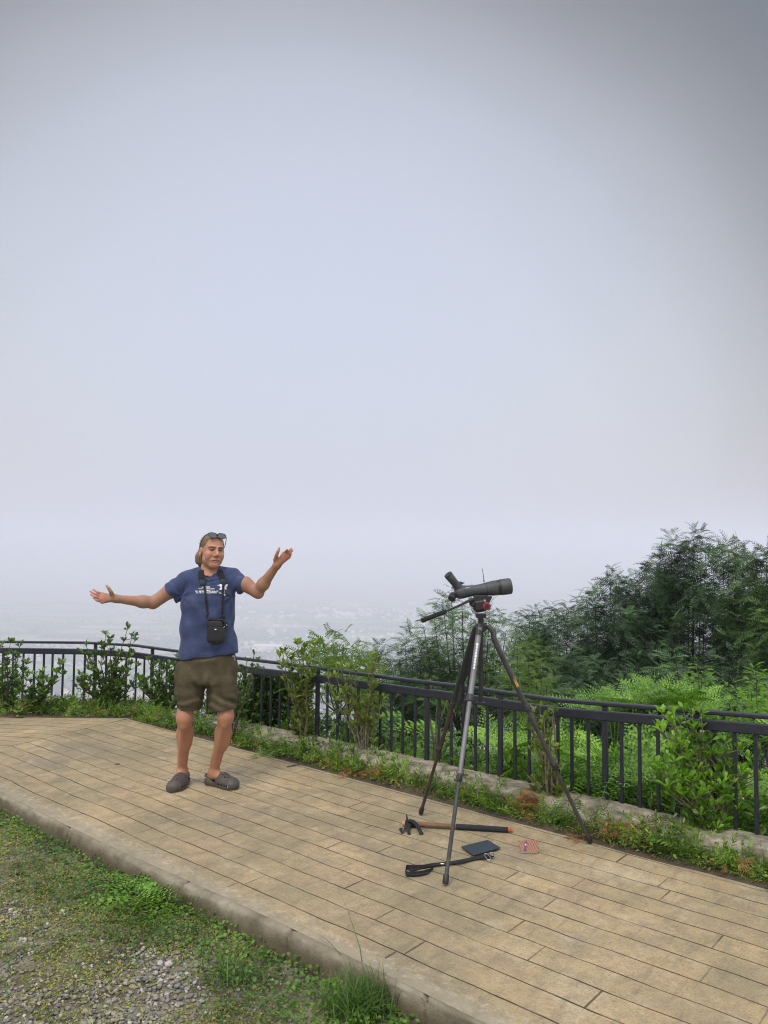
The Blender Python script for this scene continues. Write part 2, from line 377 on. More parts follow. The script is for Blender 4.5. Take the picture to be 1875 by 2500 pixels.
wob = math_('MULTIPLY', math_('SUBTRACT', noise_(uv, 1.6, 2), .5), .05)
row = math_('DIVIDE', math_('ADD', math_('ADD', vv, wob), -2.63+.155*20), .155)
rid = math_('FLOOR', row); rf = math_('FRACT', row)
dj = math_('MULTIPLY', math_('SUBTRACT', .5, math_('ABSOLUTE', math_('SUBTRACT', rf, .5))), .155)     # metres from the nearest long joint
wn_ = N(t, 'ShaderNodeTexWhiteNoise', noise_dimensions='1D'); t.links.new(rid, wn_.inputs['W'])
cu = math_('ADD', math_('DIVIDE', uu, 1.05), math_('MULTIPLY', wn_.outputs[0], 7.3)); cf = math_('FRACT', cu); cid = math_('FLOOR', cu)
dc = math_('MULTIPLY', math_('SUBTRACT', .5, math_('ABSOLUTE', math_('SUBTRACT', cf, .5))), 1.05)
pid = N(t, 'ShaderNodeTexWhiteNoise', noise_dimensions='2D'); cxy = N(t, 'ShaderNodeCombineXYZ'); t.links.new(rid, cxy.inputs[0]); t.links.new(cid, cxy.inputs[1]); t.links.new(cxy.outputs[0], pid.inputs['Vector'])
jn = noise_(uv, 3.0, 3)
jl = ramp_(math_('DIVIDE', dj, math_('MULTIPLY_ADD', jn, .0098, -.0010)), [(.35, (1, 1, 1)), (1, (0, 0, 0))])
jc = math_('MULTIPLY', ramp_(math_('DIVIDE', dc, math_('MULTIPLY_ADD', jn, .008, .0005)), [(.2, (1, 1, 1)), (1, (0, 0, 0))]), ramp_(jn, [(.40, (.15,)*3), (.6, (.85,)*3)]))
jt = math_('MULTIPLY', math_('MAXIMUM', jl, jc), math_('GREATER_THAN', vv, N_KERB+.13))
tone = ramp_(noise_(uv, .9, 6, .62), [(.34, (.185, .16, .10)), (.45, (.31, .255, .155)), (.55, (.44, .335, .195)), (.67, (.54, .44, .29))])
pink = mix_(math_('MULTIPLY', ramp_(noise_(uv, 2.3, 4), [(.5, (0, 0, 0)), (.68, (1, 1, 1))]), .45), tone, (.47, .32, .21))
pl_ = mix_(math_('MULTIPLY', pid.outputs[0], .38), pink, (.25, .215, .14))
# grain along the planks, stamped ripple across them, grime and damp stains
grain = noise_(uv, 26, 5, .6, (.18, 1, 1))
rip = noise_(uv, 17, 5, .65, (1.0, .25, 1))
fine = noise_(uv, 95, 6, .8)
c1 = mix_(ramp_(grain, [(.46, (.0,)*3), (.70, (.22,)*3)]), pl_, (.19, .16, .10))
c2_ = mix_(ramp_(rip, [(.52, (.0,)*3), (.68, (.50,)*3)]), c1, (.16, .14, .095))
stain = mix_(ramp_(noise_(uv, 1.35, 5, .55, (1, 1.4, 1)), [(.55, (0,)*3), (.68, (.48,)*3)]), c2_, (.19, .17, .15))
spk = mix_(ramp_(fine, [(.50, (0,)*3), (.64, (.75,)*3)]), stain, (.14, .115, .07))
# rough pale strip of bare cement beside the kerb and grey one on the far edge
rag = math_('MULTIPLY', math_('SUBTRACT', noise_(uv, 16, 8, .8), .5), .34)
nk = math_('ADD', vv, rag)
kb = ramp_(math_('SUBTRACT', nk, N_KERB+.10), [(-.10, (.0,)*3), (-.05, (.6,)*3), (.0, (.6,)*3), (.06, (0,)*3)])
kerbc = mix_(ramp_(math_('SUBTRACT', math_('ADD', vv, math_('MULTIPLY', rag, .35)), N_KERB), [(.09, (.72,)*3), (.125, (0,)*3)]), spk, (.30, .27, .205))
kerbc = mix_(math_('MULTIPLY', kb, ramp_(noise_(uv, 30, 7, .75), [(.46, (0,)*3), (.58, (1,)*3)])), kerbc, (.54, .50, .43))
fb = ramp_(math_('SUBTRACT', N_FAR+.02, nk), [(.02, (.9,)*3), (.10, (0,)*3)])
farc = mix_(fb, kerbc, (.26, .25, .20))
blot = mix_(ramp_(noise_(uv, 11, 8, .75), [(.47, (0,)*3), (.62, (.42,)*3)]), farc, (.17, .15, .115))
pale = mix_(ramp_(noise_(uv, 6.3, 8, .78), [(.53, (0,)*3), (.66, (.38,)*3)]), blot, (.52, .45, .34))
jt = math_('MULTIPLY', jt, ramp_(noise_(uv, 1.9, 5, .7), [(.36, (.35,)*3), (.52, (1,)*3)]))
fin = mix_(jt, pale, (.065, .05, .03))
t.links.new(fin, b.inputs['Base Color'])
hgt = math_('SUBTRACT', math_('ADD', math_('ADD', math_('MULTIPLY', rip, .35), math_('MULTIPLY', fine, .10)), math_('ADD', math_('ADD', math_('MULTIPLY', grain, .08), math_('MULTIPLY', noise_(uv, 38, 6, .75), .45)), math_('MULTIPLY', pid.outputs[0], .25))), math_('MULTIPLY', jt, .9))
bp = N(t, 'ShaderNodeBump'); bp.inputs['Distance'].default_value = .013; bp.inputs['Strength'].default_value = .9; t.links.new(hgt, bp.inputs['Height']); t.links.new(bp.outputs[0], b.inputs['Normal'])
pav = mesh_obj('pavement', np.array(pv), pf, m_, smooth=True); tag(pav, 'tan stamped concrete terrace with plank pattern', 'pavement', kind='structure')
ul = pav.data.uv_layers.new(name='UVMap'); li = np.zeros(len(pav.data.loops), np.int32); pav.data.loops.foreach_get('vertex_index', li)
ul.data.foreach_set('uv', np.array(uvs, np.float32)[li].ravel())
# skirt below the far edge so the slab has a side
# kerb: rounded nose, worn top, cracked every so often
kv = []; kf = []; kus = np.linspace(-6.2, 4.2, 2400)
prof = [(.055, -.001), (.030, -.0005), (.014, -.003), (.006, -.008), (.002, -.016), (.0, -.028), (-.003, -.075), (-.006, -.12), (-.01, -.24)]
cr = [-4.62, -3.42, -2.63, -1.86, -.87, -.30, .62, 1.9]
for u in kus:
    k0 = kx(u)
    for q, (dn, dz) in enumerate(prof):
        g_ = min([abs(u-c_-.012*math.sin(q*2.1+c_*9)) for c_ in cr]); cut = -.020*max(0, 1-g_/.013) if dz > -.2 else 0
        w_ = ((fbm(u*3+q*.35, q*.7, 4)-.5)*.012+(vnoise(u*22, q*3.1)-.5)*.005)*(1 if q > 1 else 0)
        p = un(u, k0+dn+w_-cut*.7); kv.append((p[0], p[1], dz+w_*.35*(q > 0)+cut))
npf = len(prof)
for i_ in range(len(kus)-1):
    for q in range(npf-1):
        a_ = i_*npf+q; kf.append((a_, a_+1, a_+npf+1, a_+npf))
mk, t, b = newmat('kerb_concrete'); b.inputs['Roughness'].default_value = .85; b.inputs['Specular IOR Level'].default_value = .2
co = N(t, 'ShaderNodeTexCoord').outputs['Object']
geo = N(t, 'ShaderNodeNewGeometry'); sp = N(t, 'ShaderNodeSeparateXYZ'); t.links.new(geo.outputs['Position'], sp.inputs[0])
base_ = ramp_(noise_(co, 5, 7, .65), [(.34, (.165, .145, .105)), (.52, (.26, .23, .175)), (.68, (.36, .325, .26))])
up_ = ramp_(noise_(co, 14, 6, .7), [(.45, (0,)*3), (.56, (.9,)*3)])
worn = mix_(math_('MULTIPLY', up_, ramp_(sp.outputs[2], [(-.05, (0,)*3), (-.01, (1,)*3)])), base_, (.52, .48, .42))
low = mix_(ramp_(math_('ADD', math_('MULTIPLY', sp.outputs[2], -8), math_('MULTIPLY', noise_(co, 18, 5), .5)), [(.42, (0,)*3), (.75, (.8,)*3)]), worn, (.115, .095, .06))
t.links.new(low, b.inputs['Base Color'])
bp = N(t, 'ShaderNodeBump'); bp.inputs['Distance'].default_value = .010; bp.inputs['Strength'].default_value = .9; t.links.new(noise_(co, 60, 8, .8), bp.inputs['Height']); t.links.new(bp.outputs[0], b.inputs['Normal'])
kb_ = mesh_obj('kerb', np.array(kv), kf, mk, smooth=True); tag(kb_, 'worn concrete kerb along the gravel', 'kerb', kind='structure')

# ================================================================= LOW WALL under the railing
wallm = pm('old_wall_concrete', (.36, .32, .26), .9, (.10, .09, .06), 9, .7, 70)
bend = np.array([-2.80, 8.72])
def wall_path():
    pts = [np.array([-7.5, 8.80]), np.array([-4.5, 8.76]), np.array([-2.95, 8.74])]
    u0 = bend@U
    for u in np.linspace(u0+.1, 5.0, 90): pts.append(un(u, 4.83))
    return pts
wp = []
_p = wall_path()
for a_, b_ in zip(_p[:-1], _p[1:]):
    n = max(1, int(np.linalg.norm(b_-a_)/.07))
    for k in range(n): wp.append(a_+(b_-a_)*k/n)
wv = []; wf = []
def wall_top(x):
    return float(np.interp(x, [-3.0, -1.5, 0, 3], [.045, .09, .12, .12]))
wprof = [(-.29, -.25), (-.285, -.03), (-.27, -.006), (-.20, .004), (-.1, .008), (-.02, .002), (.02, -.012), (.03, -.25)]
for i_, p in enumerate(wp):
    tdir = wp[min(i_+1, len(wp)-1)]-wp[max(i_-1, 0)]; tdir /= np.linalg.norm(tdir); nd = np.array([-tdir[1], tdir[0]])
    for q, (dn, dz) in enumerate(wprof):
        s = p+nd*(dn+(fbm(i_*.12+q*.4, q*1.3, 1.5)-.5)*.035); wv.append((s[0], s[1], (wall_top(p[0])+dz+(fbm(i_*.15, q*.9, 1.2)-.5)*.022) if dz > -.2 else -.3))
nq = len(wprof)
for i_ in range(len(wp)-1):
    for q in range(nq-1):
        a_ = i_*nq+q; wf.append((a_, a_+nq, a_+nq+1, a_+1))
wall = mesh_obj('low_wall', np.array(wv), wf, wallm, smooth=True); tag(wall, 'low weathered concrete wall under the black railing', 'wall')

# ================================================================= RAILING
fence = empty('railing', un(0, 4.80).tolist()+[.1], 'black iron railing with vertical bars and two top rails', 'railing')
def fpt(x, y):                         # railing stands at y~8.72 left of the bend, on the n=4.80 line right of it
    if x < 330:
        d = ray(x, y); return EYE + d*(8.72/d.y)
    return npx(x, y, 4.80)
top = [(-420, 1566), (0, 1567), (210, 1569), (332, 1576), (420, 1588), (693, 1620), (960, 1656), (1114, 1674), (1361, 1709), (1460, 1717), (1875, 1750), (2300, 1786)]
low = [(-420, 1588), (0, 1588), (210, 1591), (332, 1599), (420, 1612), (693, 1646), (960, 1681), (1114, 1701), (1361, 1738), (1460, 1746), (1875, 1782), (2300, 1822)]
def rail(name, pts, h, w):
    mb = MB(); P3 = [fpt(*p) for p in pts]; b0 = 0
    for k, p in enumerate(P3):
        t_ = (P3[min(k+1, len(P3)-1)]-P3[max(k-1, 0)]); t_.z = 0; t_.normalize(); s_ = Vector((-t_.y, t_.x, 0)); c = .006
        for dx, dz in ((-w/2, -h/2+c), (-w/2+c, -h/2), (w/2-c, -h/2), (w/2, -h/2+c), (w/2, h/2-c), (w/2-c, h/2), (-w/2+c, h/2), (-w/2, h/2-c)):
            mb.v.append(tuple(p+s_*dx+Vector((0, 0, dz))))
    for k in range(len(P3)-1):
        for q in range(8):
            a_ = k*8+q; b2 = k*8+(q+1) % 8; mb.f.append((a_, b2, b2+8, a_+8))
    mb.f.append(tuple(range(8))[::-1]); e_ = (len(P3)-1)*8; mb.f.append(tuple(e_+q for q in range(8)))
    return mb.build(name, M['iron'], fence, flatang=30), P3
_, TOPP = rail('top_rail', top, .026, .045)
_, LOWP = rail('lower_rail', low, .062, .040)
bars = [8, 33, 58, 85, 108, 129, 155, 182, 208, 233, 260, 284, 309, 333, 353, 372, 390, 408, 427, 447, 467, 487, 508, 530, 552, 574, 597, 619, 640, 662, 684, 706, 729, 751, 776, 800, 825, 850, 875, 902, 929, 956, 984, 1014, 1043, 1072, 1102, 1132, 1161, 1190, 1222, 1257, 1292, 1326, 1362, 1396, 1436, 1477, 1517, 1561, 1606, 1653, 1700, 1743, 1793, 1844, 1897, 1950]
posts = {233, 372, 574, 765, 776, 1043, 1222, 1477, 1700, 1950}
def interp_rail(pts, x):
    return float(np.interp(x, [p[0] for p in pts], [p[1] for p in pts]))
for bx in bars:
    p = fpt(bx, interp_rail(low, bx)); pt = fpt(bx, interp_rail(top, bx)); zb = wall_top(p.x)-.03
    mb = MB(); an = 0 if bx < 330 else math.atan2(U[1], U[0]); Mz = Matrix.Rotation(an, 3, 'Z')
    if bx in posts:
        mb.box((p.x, p.y, (zb+pt.z-.014)/2), (.034, .028, pt.z-.014-zb), Mz, .003)
        mb.build('post', M['iron'], fence, flatang=30)
    else:
        mb.box((p.x, p.y, (zb+p.z-.028)/2), (.022, .014, p.z-.028-zb), Mz, .002)
        mb.build('bar', M['iron'], fence, flatang=30)

# ================================================================= LEAF TEMPLATES (length along y, normal z)
def T(v, f3, f4): return np.array(v, float), np.array(f3, int).reshape(-1, 3), np.array(f4, int).reshape(-1, 4)
LEAF = T([(0,0,0), (-.13,.3,.04), (0,.32,0), (.13,.3,.04), (-.23,.68,.05), (0,.7,-.01), (.23,.68,.05), (0,1,-.08)], [(0,2,1), (0,3,2), (4,5,7), (5,6,7)], [(1,2,5,4), (2,3,6,5)])
NARROW = T([(0,0,0), (-.08,.4,.02), (.08,.4,.02), (0,1,-.12)], [(0,2,1), (1,2,3)], [])
DISC = T([(0,0,0), (-.45,.25,.03), (-.42,.75,.05), (0,.9,.0), (.42,.75,.05), (.45,.25,.03)], [(0,2,1), (0,3,2), (0,4,3), (0,5,4)], [])
BLADE = T([(-.03,0,0), (.03,0,0), (-.026,.45,.0), (.026,.45,.0), (-.014,.8,-.12), (.014,.8,-.12), (0,1,-.26)], [(4,5,6)], [(0,1,3,2), (2,3,5,4)])
def bipinnate(npair=13, droop=.35, lw=.030, ll=.30, ang=62, jit=.0, seed=1):
    r = np.random.default_rng(seed); v, f3, f4 = [], [], []
    def ry(s): return np.array([0, s, -droop*s*s])
    for k in range(6):                                   # rachis strip
        p = ry(k/5); v += [p+[-.006, 0, 0], p+[.006, 0, 0]]
        if k: f4.append((2*k-2, 2*k-1, 2*k+1, 2*k))
    for i_ in range(npair):
        s = .12+.88*i_/(npair-1); L = ll*(math.sin(math.pi*(.18+.80*s))**.8)+.05
        for sg in (-1, 1):
            a = R(ang-14*s+r.normal()*6*jit); d = np.array([sg*math.sin(a), math.cos(a), -.12+r.normal()*.05]); p = ry(s); w = lw/2
            n_ = np.array([-d[1], d[0], 0])*w; b = len(v)
            mid = p+d*L*.5; end = p+d*L+np.array([0, 0, -.22*L])
            v += [p-n_*.5, p+n_*.5, mid+n_, mid-n_, end]
            f4.append((b, b+1, b+2, b+3)); f3.append((b+3, b+2, b+4))
    return T(v, f3, f4)
FROND = bipinnate(8, .40, .050, .31, 60, 1, 1)
FROND2 = bipinnate(8, .70, .052, .34, 54, 1, 2)
def pinnate(npair=7, droop=.35, lw=.10, ll=.24):
    v, f3, f4 = [], [], []
    ry = lambda s: np.array([0, s, -droop*s*s])
    for k in range(4):
        p = ry(k/3); v += [p+[-.006, 0, 0], p+[.006, 0, 0]]
        if k: f4.append((2*k-2, 2*k-1, 2*k+1, 2*k))
    for i_ in range(npair):
        s = .15+.8*i_/(npair-1)
        for sg in (-1, 1):
            a = R(62); d = np.array([sg*math.sin(a), math.cos(a), -.1]); p = ry(s); n_ = np.array([-d[1], d[0], 0])*lw/2; b = len(v)
            v += [p, p+d*ll*.5+n_, p+d*ll*.55-n_, p+d*ll+[0, 0, -.05]]
            f4.append((b, b+1, b+3, b+2))
    return T(v, f3, f4)
ROBIN = pinnate()
def bracken(np_=10, npl=5, droop=.45):
    v, f3, f4 = [], [], []
    ry = lambda s: np.array([0, s, -droop*s*s])
    for k in range(7):
        p = ry(k/6); v += [p+[-.008*(1-k/8), 0, 0], p+[.008*(1-k/8), 0, 0]]
        if k: f4.append((2*k-2, 2*k-1, 2*k+1, 2*k))
    for i_ in range(np_):
        s = .22+.78*i_/(np_-1); L = .36*(1-((s-.22)/.80))**.85+.02
        for sg in (-1, 1):
            a = R(72-18*s); d = np.array([sg*math.sin(a), math.cos(a), -.10]); p = ry(s); q_ = np.array([-d[1], d[0], 0]); q_ /= np.linalg.norm(q_)
            m_ = max(3, int(npl*(L/.38)+1.5))
            for j_ in range(m_):
                t_ = (j_+.4)/m_; w = L/m_*.44; l2 = L*.13*(1-t_)**.6+.008; c = p+d*L*t_+np.array([0, 0, -.22*L*t_*t_])
                for s2 in (-1, 1):
                    b = len(v); dd = q_*s2*l2+d*l2*.35
                    v += [c-d*w, c+d*w, c+dd+d*w*.3, c+dd-d*w*.6]; f4.append((b, b+1, b+2, b+3) if s2 > 0 else (b+1, b, b+3, b+2))
    return T(v, f3, f4)
BRACK = bracken(); BRACK_S = bracken(8, 4, .3)
NARROW2 = T([(0,0,0), (-.14,.4,.03), (.14,.4,.03), (0,1,-.14)], [(0,2,1), (1,2,3)], [])
def sprig(n=11, seed=3, ll=.42, lw=.5, tp=None):               # leafy weed stem: toothed leaves up a short stem
    r = np.random.default_rng(seed); pos, yd, zn, sc_ = [], [], [], []
    for k in range(n):
        s = .1+.9*k/n; a = k*2.4+r.normal()*.3; el = .25+.9*s
        pos.append((0, s, 0)); d = np.array([math.cos(a)*math.cos(el), math.sin(el), math.sin(a)*math.cos(el)]); yd.append(d); zn.append((0, 1, 0.01)); sc_.append(ll*(1.05-.55*s))
    V, a3, a4 = instance(LEAF if tp is None else tp, np.array(pos, float), np.array(yd), np.array(zn, float)+.2*r.normal(size=(n, 3)), np.array(sc_)); return V, a3, a4
def rnd_dirs(n, up=.5, r=RNG):
    a = r.uniform(0, 2*np.pi, n); el = np.clip(r.normal(up, .35, n), -.6, 1.5); return np.stack([np.cos(a)*np.cos(el), np.sin(a)*np.cos(el), np.sin(el)], 1)

# ================================================================= TREES beyond the railing
def tree(name, label, tips, D, mat, ground_y=1760, fill=40, fr=22, flen=.34, spread=.33, tpl=(FROND, FROND2), group=None, seed=0, floor=1700, thin=0.0, trunk_r=.07, base=None, pl=.75, open_band=None):
    r = np.random.default_rng(seed); xs = [t_[0] for t_ in tips]; x0, x1 = min(xs), max(xs)
    px = P(base or (x0+x1)/2, 1700, D); bz = float(terrain(px.x, px.y)); root = empty(name, (px.x, px.y, bz), label, 'tree', group)
    pts = []
    st = sorted(tips)
    for x, y in tips: pts.append((P(x, y, D+r.normal()*.35), 1.0))
    for k in range(fill):
        x = r.uniform(x0-14, x1+14); ytop = float(np.interp(x, [q[0] for q in st], [q[1] for q in st]))+r.uniform(22, 85)
        y = ytop+(floor-ytop)*r.uniform(0, 1)**.9
        if open_band and open_band[0] < y < open_band[1] and r.random() < .66: continue
        pts.append((P(x, y, D+r.uniform(-1.1, 1.1)), .95))
    wood = MB(); tb = Vector((px.x, px.y, bz-.3)); top_ = P((x0+x1)/2, floor-40, D)
    hub = tb.lerp(top_, .55); wood.tube([tb, tb.lerp(hub, .5)+Vector((.08, 0, 0)), hub], [trunk_r, trunk_r*.85, trunk_r*.7], 7)
    for q, (p, s) in enumerate(pts):
        if q < len(tips) or r.random() < .22:
            foot = hub.lerp(Vector((p.x, p.y, hub.z)), .35+.2*r.random()); bend_ = Vector((foot.x*.4+p.x*.6, foot.y*.4+p.y*.6, foot.z*.55+p.z*.45))
            if p.z > foot.z+.3: wood.tube([hub, foot+Vector((0, 0, .1)), bend_, p-Vector((0, 0, .22*pl))], [trunk_r*.42, trunk_r*.28, trunk_r*.18, .004], 5, cap=False)
    wood.build('trunk', M['bark'], root)
    pos, yd, zn, sl, ti = [], [], [], [], []
    sub_ = []
    for p, s in pts:
        sub_.append((p, s, 1.0))
        tip_ = len(sub_) < 4*len(tips)
        for k in range(7 if tip_ else 3): tt = r.uniform(.12, 1.05 if tip_ else .8); sub_.append((Vector((p.x+r.normal()*(.05+.32*tt)*pl/.75, p.y+r.normal()*.2, p.z-pl*tt)), s, .62))
    for p, s, q_ in sub_:
        ln = pl*.62*q_*r.uniform(.8, 1.2); nfr = int(.80*fr*q_*r.uniform(.75, 1.15)*(1-thin)); lean = r.normal(0, .10, 3); lean[2] = 0
        for k in range(nfr):
            h = (k+r.random())/nfr; a = k*2.39+r.normal()*.4; el = .95-1.15*h+r.normal()*.2
            c = np.array(p)+np.array([0, 0, -ln*.85*h])-lean*h
            d = np.array([math.cos(a)*math.cos(el), math.sin(a)*math.cos(el), math.sin(el)])
            pos.append(c+d*(.02+.05*h)); yd.append(d); zn.append(np.array([0, 0, 1])+r.normal(size=3)*.40); sl.append(.60*flen*s*(.62+.5*min(1, h*2.2))*r.uniform(.8, 1.15)); ti.append(r.integers(len(tpl)))
    pos, yd, zn, sl, ti = map(np.array, (pos, yd, zn, sl, ti))
    put('crown', [instance(tpl[k], pos[ti == k], yd[ti == k], zn[ti == k], sl[ti == k]) for k in range(len(tpl))], mat, root)
    return root
GT = 'feathery trees beyond the railing'
LT, LT2 = M['leaf_tree'], M['leaf_tree2']
tree('feathery_tree', 'low feathery tree, leftmost of the dark trees, just left of the tripod handle', [(925,1568),(912,1592),(945,1588),(962,1610)], 12.5, LT2, fill=26, fr=22, group=GT, seed=1, flen=.33)
tree('feathery_tree', 'small feathery tree with a rounded top under the tripod handle grip', [(990,1552),(1008,1548),(1028,1572),(975,1580),(1050,1590)], 12.0, LT, fill=34, fr=22, group=GT, seed=2, flen=.33)
tree('feathery_tree', 'tall slender feathery tree rising behind the tripod head and scope', [(1102,1432),(1128,1440),(1085,1475),(1060,1480),(1034,1502),(1150,1470),(1195,1478),(1212,1492),(1236,1510),(1262,1518)], 11.5, LT2, fill=74, fr=22, group=GT, seed=3, flen=.32, thin=.05)
tree('feathery_tree', 'thin sparse yellowish sapling tree right of the tripod, in front of the darker trees', [(1262,1548),(1290,1560),(1308,1552),(1328,1575),(1245,1600)], 9.5, M['leaf_pale'], fill=14, fr=14, group=GT, seed=4, flen=.24, thin=.1, trunk_r=.04, pl=.6)
tree('feathery_tree', 'feathery tree with drooping tip sprays at the left end of the big dark clump', [(1292,1492),(1302,1486),(1334,1522),(1362,1482),(1388,1468),(1352,1500)], 13.0, LT, fill=80, fr=26, group=GT, seed=5, flen=.36)
tree('feathery_tree', 'mid-height dense feathery tree with a lone pointed tip on its left shoulder', [(1412,1462),(1430,1452),(1452,1432),(1490,1388),(1502,1394),(1530,1410),(1548,1406)], 13.5, LT, fill=96, fr=26, group=GT, seed=6, flen=.37)
tree('feathery_tree', 'broad dark feathery tree between the pointed-tip tree and the tallest one', [(1560,1400),(1582,1412),(1600,1392),(1622,1360),(1612,1400)], 14.0, LT, fill=84, fr=26, group=GT, seed=7, flen=.37, floor=1690)
tree('feathery_tree', 'tallest feathery tree of the dark clump, with twin spires against the sky', [(1637,1302),(1645,1318),(1620,1345),(1668,1345),(1694,1293),(1712,1297),(1722,1330),(1680,1330)], 13.5, LT, fill=96, fr=27, group=GT, seed=8, flen=.38, open_band=(1480, 1575))
tree('feathery_tree', 'feathery tree with a light green rounded top right of the tallest one', [(1778,1320),(1796,1318),(1765,1345),(1812,1352),(1742,1372),(1830,1378)], 13.5, LT2, fill=92, fr=27, group=GT, seed=9, flen=.38, open_band=(1480, 1570))
tree('feathery_tree', 'feathery tree cut by the right edge of the photo', [(1845,1350),(1870,1338),(1886,1345),(1858,1372),(1910,1340),(1940,1360)], 12.5, LT2, fill=80, fr=26, group=GT, seed=10, flen=.38, open_band=(1500, 1560))
tree('feathery_tree', 'low dark feathery tree filling behind the right tripod leg just above the rail', [(1350,1600),(1400,1590),(1450,1595),(1500,1590),(1560,1600)], 11.5, LT, fill=90, fr=28, group=GT, seed=12, flen=.36, floor=1740)
tree('feathery_tree', 'low dark feathery tree just above the rail under the tallest spires', [(1600,1590),(1650,1585),(1720,1600),(1780,1590),(1840,1600),(1890,1600)], 11.0, LT, fill=110, fr=28, group=GT, seed=13, flen=.36, floor=1740)
tree('pinnate_tree', 'pale green tree with drooping pinnate leaves just behind the railing, left of the dark trees', [(760,1580),(790,1555),(815,1550),(838,1552),(862,1575),(880,1600),(895,1610)], 7.9, M['leaf_pale'], fill=16, fr=13, seed=14, flen=.24, spread=.2, tpl=(ROBIN,), trunk_r=.025, pl=.34, floor=1650)
tree('leafy_sapling', 'yellow-green sapling rising above the rail under the rounded light green tree', [(1705,1612),(1712,1635),(1690,1650),(1728,1660),(1742,1690)], 8.4, M['bracken'], fill=8, fr=18, seed=15, flen=.13, tpl=(ROBIN,), trunk_r=.02, pl=.35, floor=1720)
tree('leafy_sapling', 'yellow-green sapling rising above the rail at the right edge', [(1845,1618),(1832,1650),(1865,1655),(1878,1690),(1812,1690),(1905,1640)], 7.6, M['leaf_bright'], fill=12, fr=18, seed=16, flen=.13, tpl=(ROBIN,), trunk_r=.02, pl=.35, floor=1730)

# dark leafy bush behind the railing right of the man
def bush(name, label, cx, y0, y1, halfw, D, mat, n, ll, seed, tpl=LEAF):
    r = np.random.default_rng(seed); c0 = P(cx, y1, D); bz = float(terrain(c0.x, c0.y)); root = empty(name, (c0.x, c0.y, bz), label, 'bush')
    top_ = P(cx, y0, D); wx = halfw*D/F_PX; H = top_.z-bz; mb = MB(); pos = []
    for k in range(14):
        a = r.uniform(0, 6.28); p1 = Vector((c0.x+math.cos(a)*wx*.8*r.random(), c0.y+math.sin(a)*wx*.5*r.random(), bz+H*r.uniform(.5, .95)))
        mb.tube([Vector((c0.x, c0.y, bz-.1)), Vector((c0.x, c0.y, bz)).lerp(p1, .5)+Vector((0, 0, .08)), p1], [.014, .010, .004], 5)
    mb.build('stem', M['bark'], root)
    a = r.uniform(0, 6.28, n); rr = r.random(n)**.45; h = r.random(n)**.8
    lump = .75+.5*vnoise(a*1.3, h*4)
    w = np.sqrt(np.clip(1-((h-.45)/.6)**2, .05, 1))
    pos = np.stack([c0.x+np.cos(a)*wx*rr*w*lump, c0.y+np.sin(a)*wx*.75*rr*w*lump, bz+H*h*(.9+.2*vnoise(a*2, h*2))], 1)
    yd = np.stack([np.cos(a), np.sin(a), r.normal(.35, .4, n)], 1)+r.normal(size=(n, 3))*.35
    put('crown', [instance(tpl, pos, yd, np.array([0, 0, 1])+r.normal(size=(n, 3))*.45, ll*r.uniform(.6, 1.2, n))], mat, root)
bush('dark_bush', 'dark green leafy bush behind the railing just right of the man', 655, 1655, 1775, 95, 7.6, M['leaf_shrub'], 5200, .075, 31)
bush('dark_bush', 'dark bush low behind the railing, hidden partly by the shrub columns left of the tripod', 560, 1690, 1740, 50, 8.3, M['leaf_shrub'], 1600, .07, 32)

# ================================================================= BRACKEN behind the railing
def on_slope(n, u0, u1, d0, d1, r):
    u = r.uniform(u0, u1, n); d = d0+(d1-d0)*r.random(n)**1.2; x = U[0]*u+NN[0]*(4.9+d); y = U[1]*u+NN[1]*(4.9+d); return x, y, terrain(x, y)
r = np.random.default_rng(21)
def bracken_mass(n, u0, u1, d0, d1, s0, s1, tpl=BRACK, h0=0, h1=.45):
    x, y, z = on_slope(n, u0, u1, d0, d1, r); z = z+r.uniform(h0, h1, n)
    yd = rnd_dirs(n, .45, r); yd[:, 1] -= .15; zn = np.array([0, 0, 1])+r.normal(size=(n, 3))*.3
    return instance(tpl, np.stack([x, y, z], 1), yd, zn, r.uniform(s0, s1, n))
parts = [bracken_mass(1000, -4.2, 3.6, .12, 2.6, .30, .55), bracken_mass(420, -3.4, 3.6, .08, 1.0, .25, .45, BRACK, .0, .35), bracken_mass(650, -1.4, 4.2, 1.0, 4.5, .40, .65, BRACK, .4, 1.0),
         bracken_mass(700, -6.6, 3.8, .02, .35, .14, .28, BRACK_S, 0, .16)]
bk = put('bracken', parts, M['bracken']); tag(bk, 'mass of bright green bracken fern behind the railing', 'bracken', kind='stuff')
# stems so that the mass does not float
x, y, z = on_slope(500, -3.2, 3.4, .08, 2.6, r)
st = instance(BLADE, np.stack([x, y, z-.1], 1), np.array([0, 0, 1])+r.normal(size=(500, 3))*.22, r.normal(size=(500, 3)), np.stack([np.full(500, .16), r.uniform(.3, .6, 500), r.uniform(.3, .6, 500)], 1))
# undergrowth that darkens and closes the slope
n = 26000; x, y, z = on_slope(n, -6.8, 4.4, -.02, 3.2, r)
ug = instance(LEAF, np.stack([x, y, z+r.random(n)*.30], 1), rnd_dirs(n, .6, r), np.array([0, 0, 1])+r.normal(size=(n, 3))*.5, r.uniform(.035, .085, n))
o = put('undergrowth', [st, ug], M['leaf_shrub']); tag(o, 'low leafy undergrowth on the slope behind the railing', 'undergrowth', kind='stuff')
